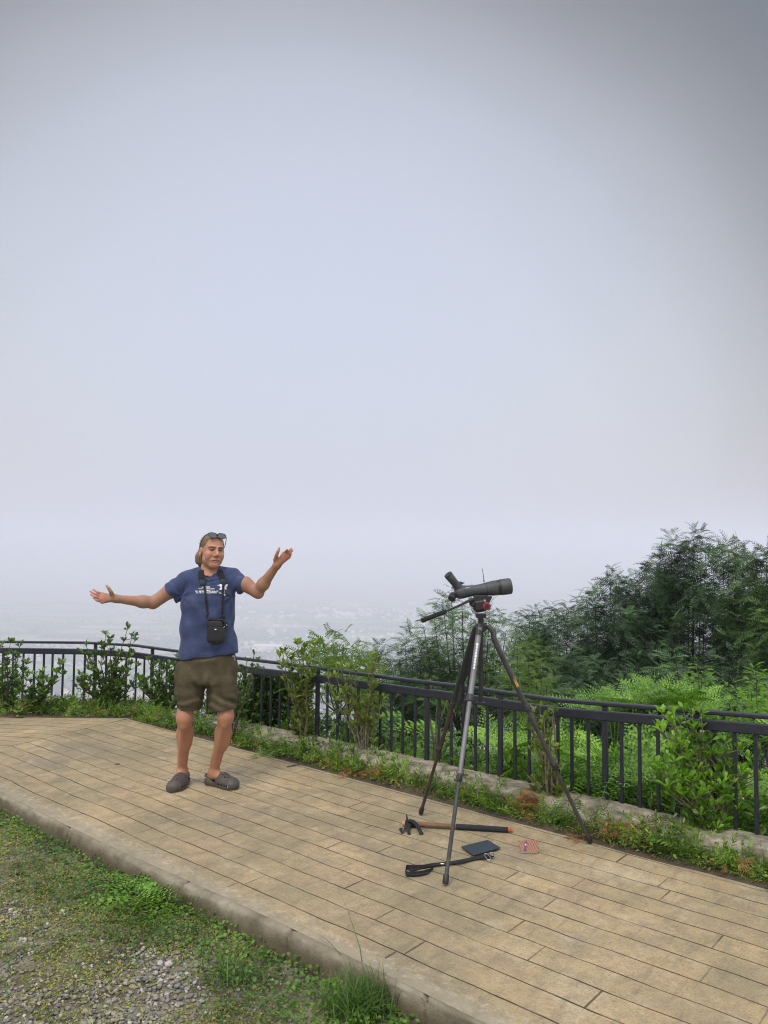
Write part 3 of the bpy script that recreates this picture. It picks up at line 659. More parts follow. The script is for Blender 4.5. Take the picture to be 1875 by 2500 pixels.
# big fern plants that show above the rail
def fern(label, x, y, D, n, L, seed, grp=None, tpl=BRACK, up=.75, mat='bracken'):
    r = np.random.default_rng(seed); c = P(x, y, D); zb = float(terrain(c.x, c.y)); root = empty('fern_plant', (c.x, c.y, zb), label, 'fern', grp)
    hz = max(c.z-.3*L, zb+.02); mb = MB()
    for k in range(max(2, n//3)):
        mb.tube([(c.x+r.normal()*.05, c.y+r.normal()*.05, zb-.05), (c.x, c.y, (zb+hz)/2), (c.x+r.normal()*.04, c.y, hz)], [.007, .006, .004], 5)
    mb.build('stem', M['weed'], root)
    a = np.arange(n)*2.4+r.normal(size=n)*.3; el = r.normal(up, .2, n)
    yd = np.stack([np.cos(a)*np.cos(el), np.sin(a)*np.cos(el), np.sin(el)], 1)
    pos = np.repeat(np.array([[c.x, c.y, hz]]), n, 0)+r.normal(size=(n, 3))*.03
    put('frond', [instance(tpl, pos, yd, np.array([0, 0, 1])+r.normal(size=(n, 3))*.2, L*r.uniform(.75, 1.1, n))], M[mat], root)
GF = 'bracken ferns rising above the rail'
for k, (x, y, D, n, L, lb) in enumerate([
    (1592, 1672, 6.9, 7, .46, 'tall bright bracken fern standing highest above the rail, below the broad dark tree'),
    (1500, 1700, 6.9, 7, .44, 'bright bracken fern arching low over the rail left of the highest fern'),
    (1545, 1700, 6.6, 6, .42, 'bracken fern just above the rail directly left of the highest fern'),
    (1640, 1700, 6.6, 7, .42, 'bracken fern with rounded fronds just right of the highest fern'),
    (1688, 1698, 6.4, 7, .40, 'bracken fern poking above the rail behind the top of the large bright shrub'),
    (1425, 1722, 7.2, 5, .40, 'bracken fern showing between the two rails right of the tripod leg')]):
    fern(lb, x, y, D, n+5, L*.82, 40+k, GF)

# ================================================================= SHRUBS planted in the strip
def shrub(name, label, base, tips, D=None, mat='leaf_shrub', ll=.05, whorls=5, cat='shrub', twigs=.75, seed=0, spread=.05, bare=0, lw=1.0):
    """base pixel on the strip soil; tips = pixels of the branch tops"""
    r = np.random.default_rng(seed); b = G(*base, -.0); z0 = float(terrain(b.x, b.y)) if D is None else 0; b.z = -.01
    root = empty(name, b, label, cat); mb = MB(); pos, yd, sl = [], [], []
    for (x, y) in tips:
        tp = P(x, y, b.y+r.normal()*.06); ln = (tp-b).length
        m1 = b.lerp(tp, .35)+Vector((r.normal()*.03-(tp.x-b.x)*.12, r.normal()*.03, 0)); m2 = b.lerp(tp, .7)+Vector((r.normal()*.02, r.normal()*.02, 0))
        mb.tube([b+Vector((r.normal()*.015, r.normal()*.01, -.04)), m1, m2, tp], [.008, .0065, .0045, .0025], 6, cap=False)
        nodes = [(tp, 1.0, (tp-m2).normalized())]
        for k in range(whorls):
            s = 1-(k+1)/(whorls+1.0)*(1-bare); q = (m1.lerp(m2, (s-.35)/.35) if s < .7 else m2.lerp(tp, (s-.7)/.3)) if s > .35 else b.lerp(m1, s/.35)
            nodes.append((q, .8, (tp-b).normalized()))
            if r.random() < twigs:
                a = r.uniform(0, 6.28); e_ = q+Vector((math.cos(a)*spread*r.uniform(.6, 1.6), math.sin(a)*spread, spread*r.uniform(.2, 1.1)))
                mb.tube([q, q.lerp(e_, .5)+Vector((0, 0, -.006)), e_], [.0035, .003, .0018], 5, cap=False); nodes.append((e_, 1.0, (e_-q).normalized()))
        for q, s, ax in nodes:
            nl_ = r.integers(5, 10)
            for k in range(nl_):
                a = k*2.4+r.normal()*.3; el = r.normal(.65, .3); d = Vector((math.cos(a)*math.cos(el), math.sin(a)*math.cos(el), math.sin(el)))*.9+ax*.35
                pos.append(tuple(q+ax*(-.022*r.random())+d*.004)); yd.append(tuple(d)); sl.append(ll*s*r.uniform(.65, 1.2))
    mb.build('stem', M['bark'] if mat == 'leaf_shrub' else M['twig'], root)
    pos = np.array(pos); yd = np.array(yd); sl = np.array(sl); s3 = np.stack([sl*lw, sl, sl], 1)
    put('foliage', [instance(LEAF, pos, yd, np.array([0, 0, 1.0])+r.normal(size=(len(pos), 3))*.35, s3)], M[mat], root)
    return root
def fan(x0, x1, y0, y1, n, seed):
    r = np.random.default_rng(seed); return [(r.uniform(x0, x1), r.uniform(y0, y1)) for _ in range(n)]
shrub('shrub', 'dark leafy shrub cut by the left edge, rising to the top rail', (18,1737), [(5,1572),(26,1568),(48,1578),(15,1600),(38,1610),(60,1640),(0,1640),(28,1660),(-15,1600),(-25,1650),(10,1690)], seed=51, ll=.070, whorls=5, spread=.08)
shrub('shrub', 'leafy shrub leaning right near the left edge, with a pointed branch below the rail', (84,1742), [(150,1622),(140,1640),(104,1640),(98,1655),(120,1668),(66,1650),(48,1665),(72,1690),(100,1690),(130,1672)], seed=52, ll=.070, whorls=5, spread=.07)
shrub('shrub', 'large dark shrub left of the man with a loose sprig high above the railing', (266,1738), [(312,1534),(322,1552),(258,1550),(268,1570),(248,1575),(210,1575),(214,1600),(232,1600),(290,1600),(316,1602),(322,1620),(280,1590),(196,1650),(206,1675),(240,1650),(262,1630),(300,1640),(330,1655),(228,1690),(292,1680),(190,1668)], seed=53, ll=.070, whorls=6, spread=.08)
shrub('shrub', 'dark shrub directly behind the man at his right hip', (408,1752), [(360,1610),(378,1622),(395,1632),(415,1625),(345,1660),(352,1680),(372,1665),(400,1680),(425,1660),(430,1700),(434,1602),(385,1700),(340,1672)], seed=54, ll=.070, whorls=6, spread=.08)
shrub('shrub', 'slim sparse shrub with pale twigs just right of the man\'s shorts', (568,1812), [(620,1598),(604,1612),(630,1612),(590,1630),(586,1690),(610,1660)], seed=55, ll=.046, whorls=4, bare=.35, mat='leaf_shrub', spread=.05)
shrub('shrub', 'upright yellowish shrub column crossing both rails left of the tripod', (735,1826), [(727,1572),(742,1580),(768,1572),(760,1595),(690,1592),(682,1602),(700,1600),(748,1610),(712,1610),(735,1640),(722,1660),(745,1680),(718,1700),(738,1720),(728,1750),(742,1770),(770,1640),(760,1650)], seed=56, ll=.066, whorls=7, mat='leaf_yellow', spread=.05, twigs=.4)
shrub('shrub', 'open sparse shrub with yellow-green leaves between the shrub column and the tripod', (888,1868), [(830,1628),(852,1632),(868,1640),(820,1650),(908,1602),(920,1612),(898,1628),(936,1640),(914,1680),(905,1700),(880,1720),(930,1705),(838,1690),(890,1760),(800,1655)], seed=57, ll=.064, whorls=4, bare=.3, mat='leaf_yellow', spread=.05, twigs=.35)
shrub('bare_twig', 'bare forked grey twig standing before the railing left of the tripod', (1062,1880), [(1038,1650),(1052,1662),(1072,1690),(1095,1705)], seed=58, ll=.03, whorls=2, bare=.75, mat='leaf_yellow', cat='twig', twigs=.2)
shrub('shrub', 'thin shrub with yellow-green top behind the right tripod leg', (1350,1985), [(1300,1735),(1318,1728),(1338,1740),(1352,1735),(1328,1750),(1310,1770),(1342,1800),(1322,1850),(1338,1880),(1350,1900),(1305,1900),(1325,1930),(1362,1930),(1298,1755)], seed=59, ll=.050, whorls=4, mat='leaf_yellow', spread=.05)
shrub('shrub', 'large bright green shrub in front of the railing on the right', (1742,2068), [(1642,1738),(1668,1732),(1690,1742),(1712,1740),(1640,1765),(1620,1775),(1700,1770),(1722,1762),(1660,1790),(1690,1800),(1770,1808),(1790,1812),(1806,1830),(1828,1850),(1750,1830),(1735,1850),(1765,1860),(1790,1870),(1816,1880),(1700,1850),(1670,1862),(1640,1850),(1618,1855),(1608,1870),(1630,1885),(1660,1900),(1690,1905),(1720,1900),(1750,1910),(1780,1900),(1700,1950),(1680,1935),(1720,1960),(1690,1985),(1735,1990),(1715,2010),(1735,2030),(1700,2020),(1660,1820),(1600,1862)], seed=60, ll=.056, whorls=5, mat='leaf_bright', spread=.09, twigs=1.0, bare=.34)
# wooden stakes beside the thin shrub
for k, (a_, b_, lb) in enumerate([((1318, 1790), (1345, 1985), 'bleached wooden stake leaning left against the thin shrub behind the tripod leg'), ((1352, 1752), (1362, 1988), 'upright bleached stake just right of the leaning one behind the tripod leg')]):
    b0 = G(*b_); tp = P(*a_, b0.y+.02); mb = MB(); mb.tube([b0+Vector((0, 0, -.05)), b0.lerp(tp, .5)+Vector((.008, 0, 0)), tp], [.008, .007, .006], 7); o = mb.build('wooden_stake', M['twig']); tag(o, lb, 'stake', 'stakes beside the thin shrub')

# ================================================================= PLANTING STRIP: weeds, dead fern, flower
r = np.random.default_rng(77)
def strip_pts(n, n0=4.40, n1=4.62, ul=-11., ur=4.0):
    u = r.uniform(ul, ur, n); nn = n0+(n1-n0)*r.random(n)+(vnoise(u, u*0, 3.2)-.5)*.10*(r.random(n)); u0 = mit_n(4.45)@U
    x = U[0]*u+NN[0]*nn; y = U[1]*u+NN[1]*nn
    m_ = u < u0; k = (u0-u)*1.0
    x = np.where(m_, (U[0]*u0+NN[0]*nn)-k, x); y = np.where(m_, 7.99+(nn-n0)*2.3, y); return x, y, u
soil = pm('strip_soil', (.09, .065, .04), .95, (.035, .028, .018), 14, .8, 60)
sv_ = []; sf = []
uu_ = np.linspace(mit_n(4.45)@U-4.5, 4.2, 150); u0 = mit_n(4.45)@U
for i_, u in enumerate(uu_):
    for q, nn_ in enumerate((4.12, 4.40, 4.47, 4.54, 4.62)):
        if u < u0: x, y = U[0]*u0+NN[0]*nn_-(u0-u), 8.04+(nn_-4.40)*2.2
        else: x, y = un(u, nn_)
        sv_.append((x, y, -.03 if q == 0 else .004+.03*fbm(u*3, nn_*8, 1)*(q > 1)))
for i_ in range(len(uu_)-1):
    for q in range(4): a_ = i_*5+q; sf.append((a_, a_+5, a_+6, a_+1))
so = mesh_obj('soil', np.array(sv_), sf, soil); tag(so, 'dark soil of the narrow planting strip', 'soil', kind='structure')
SPR = [sprig(16, 3, .40, 0, NARROW2), sprig(14, 4, .30, 0, NARROW2), sprig(10, 5, .34), sprig(18, 6, .36, 0, NARROW2)]
parts = []
for k, s in enumerate(SPR):
    n = 1000; x, y, u = strip_pts(n, 4.42, 4.64); kp = vnoise(u, u*0+k*5, 1.4) > .30; x, y, u = x[kp], y[kp], u[kp]; n = len(x); hgt_ = .04+.17*vnoise(u, u*0+k*3, 2.4)**1.3
    parts.append(instance(s, np.stack([x, y, np.full(n, .0)], 1), np.array([0, 0, 1])+r.normal(size=(n, 3))*.45, r.normal(size=(n, 3)), hgt_*r.uniform(.6, 1.25, n)))
n = 20000; x, y, u = strip_pts(n, 4.39, 4.64); lowl = instance(LEAF, np.stack([x, y, .005+r.random(n)**1.5*(.02+.07*vnoise(u, y, 2.5))], 1), rnd_dirs(n, .5, r), np.array([0, 0, 1])+r.normal(size=(n, 3))*.5, r.uniform(.012, .034, n)); parts.append(lowl)
n = 1500; x, y, u = strip_pts(n, 4.42, 4.63); kp = vnoise(u, u*0+31, 1.7) > .42; x, y, u = x[kp], y[kp], u[kp]; n = len(x); parts.append(instance(FROND, np.stack([x, y, .01+r.random(n)*.08], 1), rnd_dirs(n, .8, r), np.array([0, 0, 1])+r.normal(size=(n, 3))*.5, r.uniform(.06, .15, n)))
n = 330; x, y, u = strip_pts(n, 4.43, 4.62); parts.append(instance(BRACK_S, np.stack([x, y, np.full(n, .01)], 1), rnd_dirs(n, .7, r), np.array([0, 0, 1])+r.normal(size=(n, 3))*.3, r.uniform(.08, .20, n)))
o = put('weeds', parts, M['weed']); n = 2600; x, y, u = strip_pts(n, 4.40, 4.62); kp = vnoise(u, u*0+63, 1.9) > .52; x, y, u = x[kp], y[kp], u[kp]; n = len(x)
lt_ = put('dead_leaves', [instance(BRACK_S, np.stack([x, y, .01+r.random(n)*.07], 1)[::4], rnd_dirs(n, .2, r)[::4], rnd_dirs(n, .9, r)[::4], r.uniform(.05, .13, n)[::4]), instance(BLADE, np.stack([x, y, .01+r.random(n)*.06], 1), rnd_dirs(n, .2, r), rnd_dirs(n, .9, r), np.stack([np.full(n, .05), r.uniform(.04, .12, n), r.uniform(.05, .15, n)], 1))], M['dry']); tag(lt_, 'dry brown leaves and stalks among the weeds of the strip', 'dead leaves', kind='stuff'); tag(o, 'low leafy weeds filling the planting strip', 'weeds', kind='stuff')
n = 6000; x, y, u = strip_pts(n, 4.42, 4.70)
keep = vnoise(u, u*0+5, 1.1) > .42; x, y, u = x[keep], y[keep], u[keep]; n = len(x)
o = put('grass', [instance(BLADE, np.stack([x, y, np.zeros(n)], 1), np.array([0, 0, 1.])+r.normal(size=(n, 3))*.5, r.normal(size=(n, 3)), np.stack([np.full(n, .07), r.uniform(.06, .2, n), r.uniform(.08, .2, n)], 1))], M['grass']); tag(o, 'grass blades among the weeds of the planting strip', 'grass', kind='stuff')
def tangle(name, label, x, y, w, h, n, seed, mat='dry', cat='dead fern', ll=.12, grp='dead fern clumps in the planting strip'):
    r = np.random.default_rng(seed); b = G(x, y, .0); root = empty(name, b, label, cat, grp); parts = []; pos = np.array([b.x, b.y, 0])+np.stack([r.normal(size=n)*w, r.normal(size=n)*w*.4, r.random(n)*h], 1)
    put('frond', [instance(BRACK_S, pos[:n//5], rnd_dirs(n//5, .1, r), rnd_dirs(n//5, .8, r), r.uniform(.6, 1.2, n//5)*ll), instance(BLADE, pos, rnd_dirs(n, .1, r), rnd_dirs(n, .3, r), np.stack([np.full(n, .055), r.uniform(.4, 1.1, n)*ll, r.uniform(.6, 1.6, n)*ll], 1))], M[mat], root)
for k, (x, y, w, h, n, lb) in enumerate([
    (1290, 1996, .038, .14, 260, 'bright orange dried fern clump hanging over the terrace edge between the tripod feet'),
    (1225, 1962, .09, .10, 200, 'brown dead fern heap left of the bright orange clump'),
    (1555, 2058, .11, .11, 340, 'wide rusty dead fern heap by the wall, right of the yellow flower'),
    (868, 1893, .040, .05, 130, 'small rusty dead fern spilled onto the terrace below the sparse shrub'),
    (945, 1900, .06, .08, 200, 'rust-coloured dead fern left of the rear tripod foot'),
    (95, 1738, .09, .06, 120, 'brown dead fern at the terrace edge near the left border'),
    (235, 1728, .07, .08, 120, 'reddish dead fern at the foot of the large dark shrub'),
    (1412, 2050, .022, .012, 26, 'tiny brown dead fern beside the right tripod foot')]):
    tangle('dead_fern', lb, x, y, w, h, n, 90+k)
c = G(1505, 2010, .0); root = empty('yellow_flower', c, 'single yellow flower beside the low wall', 'flower'); tp = P(1505, 1992, c.y)
mb = MB(); mb.tube([c, tp], [.002, .0015], 5); mb.build('stem', M['weed'], root)
M['petal'] = pm('yellow_petal', (.85, .55, .02), .5, (.75, .40, .01), 20)
k = np.arange(9); a = k*.698; put('petal', [instance(LEAF, np.repeat([list(tp)], 9, 0), np.stack([np.cos(a), -.4+np.sin(a)*.4, np.sin(a)], 1), np.repeat([[0, -1, .2]], 9, 0)+.01, np.full(9, .014))], M['petal'], root)
fern('small green fern in the strip just left of the man\'s legs', 392, 1765, G(392, 1765).y, 9, .30, 71, None, BRACK_S, .5)
fern('small green fern at the foot of the wall, right of the man\'s knees', 640, 1850, G(640, 1850).y-.02, 7, .18, 72, None, BRACK_S, .6, 'weed')

# ================================================================= FOREGROUND: gravel, clover, grass
r = np.random.default_rng(5)
def gravelness(x, y, nn):
    g = (fbm(x, y, .95)-.52)*5.0+(3.75-y)*.8+(N_KERB-nn-1.0)*.55-np.clip(y-3.9, 0, 3)*.9+(vnoise(x, y, 4.0)-.5)*.9; return np.clip(g+.80, 0, 1)
def fore(n, y0=-.0):
    """points of the low ground in front of the kerb"""
    x = r.uniform(-4.6, 1.2, n); y = r.uniform(1.6, 6.6, n); nn = x*NN[0]+y*NN[1]; k = (nn < N_KERB-.01); return x[k], y[k], nn[k]
ZG = -.126
sph = []
for i_ in range(4): pass
bm_v = []; bm_f = []
s3_ = [(x, y, z) for z in (-1, 0, 1) for y in (-1, 0, 1) for x in (-1, 0, 1) if (x, y, z) != (0, 0, 0)]
ix = {p: k for k, p in enumerate(s3_)}
bm_v = [np.array(p)/np.linalg.norm(p) for p in s3_]
def face_pts(ax, sg):
    o1, o2 = [q for q in range(3) if q != ax]
    for a_ in (-1, 0):
        for b_ in (-1, 0):
            q = []
            for da, db in ((0,0),(1,0),(1,1),(0,1)):
                p = [0]*3; p[ax] = sg; p[o1] = a_+da; p[o2] = b_+db; q.append(ix[tuple(p)])
            bm_f.append(q if sg*(1 if ax != 1 else -1) > 0 else q[::-1])
for ax in range(3):
    for sg in (-1, 1): face_pts(ax, sg)
PEB = []
for k in range(4):
    v = np.array(bm_v)*np.array([.5, .36+.05*k, .26]); v = v*(1+r.normal(size=(26, 1))*.10); PEB.append((v, np.zeros((0, 3), int), np.array(bm_f)))
stone = []
for nm, ca, cb in (('gravel_stone', (.10, .105, .11), (.33, .32, .30)),):
    m_, t, b = newmat(nm); b.inputs['Roughness'].default_value = .75; gg = N(t, 'ShaderNodeNewGeometry'); rr_ = N(t, 'ShaderNodeValToRGB'); e = rr_.color_ramp.elements
    e[0].color = (.08, .078, .075, 1); e[1].color = (.52, .50, .45, 1)
    for p_, c_ in ((.3, (.18, .178, .17)), (.6, (.25, .245, .235)), (.78, (.30, .25, .18)), (.9, (.38, .37, .34))): q = e.new(p_); q.color = (*c_, 1)
    t.links.new(gg.outputs['Random Per Island'], rr_.inputs[0]); co = N(t, 'ShaderNodeTexCoord').outputs['Object']
    t.links.new(mix_(ramp_(noise_(co, 120, 4), [(.45, (0,)*3), (.6, (.4,)*3)]), rr_.outputs[0], (.16, .15, .13)), b.inputs['Base Color']); GS = m_
x, y, nn = fore(125000)
dens = .10+.90*gravelness(x, y, nn)*np.clip((N_KERB-nn)/.35, .1, 1); k = (r.random(len(x)) < dens); x, y, nn = x[k], y[k], nn[k]
sz = r.lognormal(math.log(.0140), .36, len(x)); z = ZG+sz*r.uniform(-.05, .3, len(x)); parts = []
for q in range(4):
    m_ = (np.arange(len(x)) % 4) == q; a = r.uniform(0, 6.28, m_.sum())
    parts.append(instance(PEB[q], np.stack([x[m_], y[m_], z[m_]], 1), np.stack([np.cos(a), np.sin(a), r.normal(size=len(a))*.2], 1), np.array([0, 0, 1])+r.normal(size=(len(a), 3))*.3, sz[m_]))
o = put('gravel', parts, GS, smooth=True); tag(o, 'grey gravel stones on the ground in front of the kerb', 'gravel', kind='stuff')
def cover_density(x, y, nn):
    return np.clip(1.0-.86*gravelness(x, y, nn)+np.clip(1-(N_KERB-nn)/.5, 0, 1)*.5, .08, 1)
x, y, nn = fore(210000); cd = cover_density(x, y, nn)*np.clip(fbm(x+3, y+8, 1.1)*2.2-.25, .1, 1); cd = np.maximum(cd, np.clip(1-(N_KERB-nn)/.34, 0, 1)); k = r.random(len(x)) < cd*np.clip(.20+(.55-(N_KERB-nn))*1.5, .16, .62); x, y, nn = x[k], y[k], nn[k]; n = len(x)
lush = np.clip(1-(N_KERB-nn)/.45, 0, 1); hh = .008+.035*r.random(n)*(.35+lush)+.012*fbm(x, y, 3)
parts = [instance(DISC, np.stack([x, y, ZG+hh], 1), rnd_dirs(n, .15, r), np.array([0, 0, 1])+r.normal(size=(n, 3))*.32, (r.uniform(.009, .016, n)*(1+.45*lush)))]
o = put('clover', parts, M['clover']); tag(o, 'low round-leaved clover creeping over the gravel', 'clover', kind='stuff')
x, y, nn = fore(150000); cd = cover_density(x, y, nn)*np.clip(1.5-fbm(x+3, y+8, 1.1)*2.2, .15, 1)*np.clip((N_KERB-nn)/.2, .2, 1); k = r.random(len(x)) < np.clip(cd, .15, 1)*.35; x, y = x[k], y[k]; n = len(x)
x2, y2, n2_ = fore(420000); k = (r.random(len(x2)) < np.clip((fbm(x2+7, y2+2, 1.9)-.40)*5, .03, .85)*np.clip(1.15-.45*gravelness(x2, y2, n2_), .3, 1)); x2, y2 = x2[k], y2[k]; n2 = len(x2)
o = put('moss', [instance(T([(-.4,0,0), (.4,0,0), (.3,.8,.1), (-.3,.8,.1)], [], [(0,1,2,3)]), np.stack([x2, y2, ZG+.002+r.random(n2)*.012], 1), rnd_dirs(n2, .2, r), np.array([0, 0, 1])+r.normal(size=(n2, 3))*.45, r.uniform(.006, .012, n2)), instance(NARROW, np.stack([x, y, ZG+r.random(n)*.012], 1), rnd_dirs(n, .25, r), np.array([0, 0, 1])+r.normal(size=(n, 3))*.5, r.uniform(.014, .042, n)*1.3)], M['moss']); tag(o, 'dry yellowish moss and tiny weeds between the gravel', 'moss', kind='stuff')
x, y, nn = fore(9000); cd = cover_density(x, y, nn); k = r.random(len(x)) < cd*.6; x, y = x[k], y[k]; n = len(x)
o = put('grass', [instance(BLADE, np.stack([x, y, np.full(n, ZG)], 1), np.array([0, 0, .6])+r.normal(size=(n, 3))*.45, r.normal(size=(n, 3)), np.stack([np.full(n, .06), r.uniform(.03, .10, n), r.uniform(.04, .1, n)], 1))], M['grass']); tag(o, 'short grass blades among the clover in front of the kerb', 'grass', kind='stuff')
def tuft(label, x, y, n, L, seed, w=.05, grp=None):
    r = np.random.default_rng(seed); c = G(x, y, ZG); root = empty('grass_tuft', c, label, 'grass tuft', grp)
    pos = np.array(c)+np.stack([r.normal(size=n)*w, r.normal(size=n)*w*.7, np.zeros(n)], 1); d = np.array([0, 0, .95])+r.normal(size=(n, 3))*.38; d[:, 2] = np.abs(d[:, 2])
    put('blades', [instance(BLADE, pos, d, -d*[1, 1, 0]+r.normal(size=(n, 3))*.1+[0, 0, .3], np.stack([np.full(n, .085), L*r.uniform(.4, 1.1, n), L*r.uniform(.6, 1.6, n)], 1))], M['grass'], root)
tuft('thick green grass tuft against the kerb at the bottom of the photo', 880, 2480, 420, .19, 81, .062)
tuft('two long dry grass stalks leaning over the kerb above the thick tuft', 905, 2440, 5, .42, 84, .012)
tuft('loose grass tuft lying over the gravel left of the thick tuft', 560, 2390, 90, .12, 82, .06)
def kerbfern(lb, x, y, n, L, seed):
    L *= 1.35; c = G(x, y, ZG+.035); root = empty('fern_plant', c, lb, 'fern', 'small ferns at the kerb'); r = np.random.default_rng(seed); a = np.arange(n)*2.4; el = r.normal(.35, .15, n)
    put('frond', [instance(BRACK_S, np.repeat([list(c)], n, 0)+r.normal(size=(n, 3))*.015, np.stack([np.cos(a)*np.cos(el), np.sin(a)*np.cos(el), np.sin(el)], 1), np.array([0, 0, 1])+r.normal(size=(n, 3))*.2, L*r.uniform(.6, 1.1, n))], M['bracken'], root)
kerbfern('bright green fern growing at the kerb crack, upper of the kerb ferns', 325, 2140, 9, .22, 85)
kerbfern('larger bright green fern spreading over the clover below the other kerb fern', 345, 2190, 12, .26, 86)
kerbfern('fern with a frond reaching right onto the kerb face', 415, 2200, 7, .22, 88)
kerbfern('pale small fern sprout at the kerb foot nearest the left edge', 180, 2050, 5, .13, 87)

# ================================================================= TRIPOD, SCOPE, THINGS ON THE PAVEMENT
M['black'] = pm('black_plastic', (.022, .023, .026), .45, (.014, .014, .017), 40, .15, 200)
M['blackmatte'] = pm('black_fabric', (.016, .017, .022), .9, (.008, .009, .012), 60, .5, 400)
M['scope'] = pm('scope_rubber_armour', (.062, .068, .078), .5, (.042, .047, .055), 30, .2, 350)
M['scope_dark'] = pm('scope_dark_ring', (.018, .02, .026), .45, (.012, .013, .016), 30)
M['alu'] = pm('grey_leg_tube', (.23, .23, .25), .38, (.17, .17, .185), 12, .05, 200, metal=.55)
M['darktube'] = pm('dark_leg_tube', (.075, .075, .08), .4, (.045, .045, .05), 14, .05, 200, metal=.4)
M['browntube'] = pm('brown_worn_tube', (.060, .040, .030), .5, (.03, .02, .017), 18, .2, 100)
M['red'] = pm('red_knob', (.32, .02, .05), .4, (.24, .015, .035), 20)
M['white'] = pm('white_print', (.75, .76, .8), .55, (.68, .69, .73), 40)
M['yellow'] = pm('yellow_sticker', (.72, .46, .03), .5, (.62, .38, .02), 30)
M['chrome'] = pm('bright_metal', (.7, .7, .7), .28, (.6, .6, .6), 30, metal=1)
M['glass'] = pm('lens_glass', (.02, .03, .05), .04, (.015, .02, .04), 10, spec=.8, coat=1)
TY = 4.60
apex = P(1174, 1530, TY); feet = [G(1087, 2163), G(1027, 1990), G(1441, 2060)]
tri = empty('tripod', (apex.x, apex.y, 0), 'black and grey three-legged tripod standing on the pavement under the spotting scope', 'tripod')
mats_leg = [('alu', 'alu'), ('blackmatte', 'browntube'), ('darktube', 'darktube')]
tops = [P(1171, 1530, TY-.045), P(1160, 1535, TY+.03), P(1190, 1528, TY-.0)]
knee = P(1206, 1560, TY-.01)
clamps = [(.275, .62), (.36, .64), (.31, .63)]
for k, (f_, tp) in enumerate(zip(feet, tops)):
    f_ = f_+Vector((0, 0, .012)); start = tp if k != 2 else knee
    f0 = f_; c1 = start.lerp(f0, clamps[k][0]+.03); c2 = start.lerp(f0, clamps[k][1]); dr = (f0-start).normalized()
    upper = MB()
    if k == 2: upper.tube([tp, tp.lerp(knee, .55)+Vector((.014, 0, .010)), knee], [.016, .018, .0165], 12)
    upper.tube([start, c1], [.0172, .0162], 14)
    ma = ['alu', 'black', 'darktube'][k]; mb2 = ['alu', 'browntube', 'darktube'][k]
    leg = upper.build('leg', M[ma], tri)
    tag(leg, ['light grey front leg with white lettering', 'dark brownish rear leg with strap', 'dark right leg with yellow sticker'][k])
    lo = MB(); lo.tube([c1, c2], .0136, 12); lo.build('middle_section', M[mb2], leg)
    lo = MB(); lo.tube([c2, f0], .0108, 12); lo.build('lower_section', M['darktube' if k != 1 else 'browntube'], leg)
    for c, rr in ((c1, .0195), (c2, .0165)):
        cl = MB(); cl.tube([c-dr*.022, c-dr*.018, c+dr*.016, c+dr*.020], [rr*.86, rr, rr, rr*.8], 14)
        Q = dr.to_track_quat('Z', 'Y').to_matrix(); side = Q@Vector((0, 1, 0)) if k else Vector((-.8, -.5, 0))
        cl.box(c+side.normalized()*rr*.9-dr*.002, (.016, .014, .030), Q, .003)
        cl.box(c+side.normalized()*rr*1.05+dr*.008, (.030, .010, .009), Q, .002); cl.build('leg_clamp', M['black'], leg)
    ft = MB(); ft.tube([f0-dr*.045, f0-dr*.036, f0-dr*.006, f0+dr*.004], [.0125, .0155, .0165, .012], 14); ft.build('rubber_foot', M['black'], leg)
    if k == 0:
        tw = MB(); vdir = (EYE-(start+f0)/2).normalized(); w_ = dr.cross(vdir).normalized(); n_ = w_.cross(dr).normalized()
        if n_.dot(vdir) < 0: n_ = -n_
        # vertical white lettering strip, each letter its own little block
        s0 = start.lerp(f0, .075); L_ = .155
        hs_ = [.9, .62, .62, .62, .8, .62, .7, .7, .62]
        for q in range(9):
            tw.box(s0+dr*(L_*(q+.5)/9)+n_*.0167, (.014*hs_[q], .0012, L_/9*.86), Matrix((w_, n_, dr)).transposed(), 0)
        tw.build('lettering', M['white'], leg)
    if k == 2:
        for (a_, b_, mm, nm) in ((.015, .12, 'white', 'pale_sticker'), (.135, .235, 'yellow', 'yellow_sticker')):
            pts = [start.lerp(f0, a_), start.lerp(f0, b_)]; vdir = (EYE-pts[0]).normalized(); w_ = dr.cross(vdir).normalized(); n_ = w_.cross(dr).normalized(); n_ = n_ if n_.dot(vdir) > 0 else -n_
            mb = MB(); q0 = len(mb.v)
            for s_ in (0, .25, .5, .75, 1):
                c_ = pts[0].lerp(pts[1], s_)
                for an in np.linspace(-.15, 1.25, 7): mb.v.append(tuple(c_+(n_*math.cos(an)-w_*math.sin(an)*(-1 if w_.x > 0 else 1))*.0163))
            for s_ in range(4):
                for q in range(6):
                    if nm == 'pale_sticker' and ((s_ == 0 and q > 3) or (s_ == 3 and q < 1)): continue
                    a2 = s_*7+q; mb.f.append((a2, a2+1, a2+8, a2+7))
            mb.build(nm, M[mm], leg)
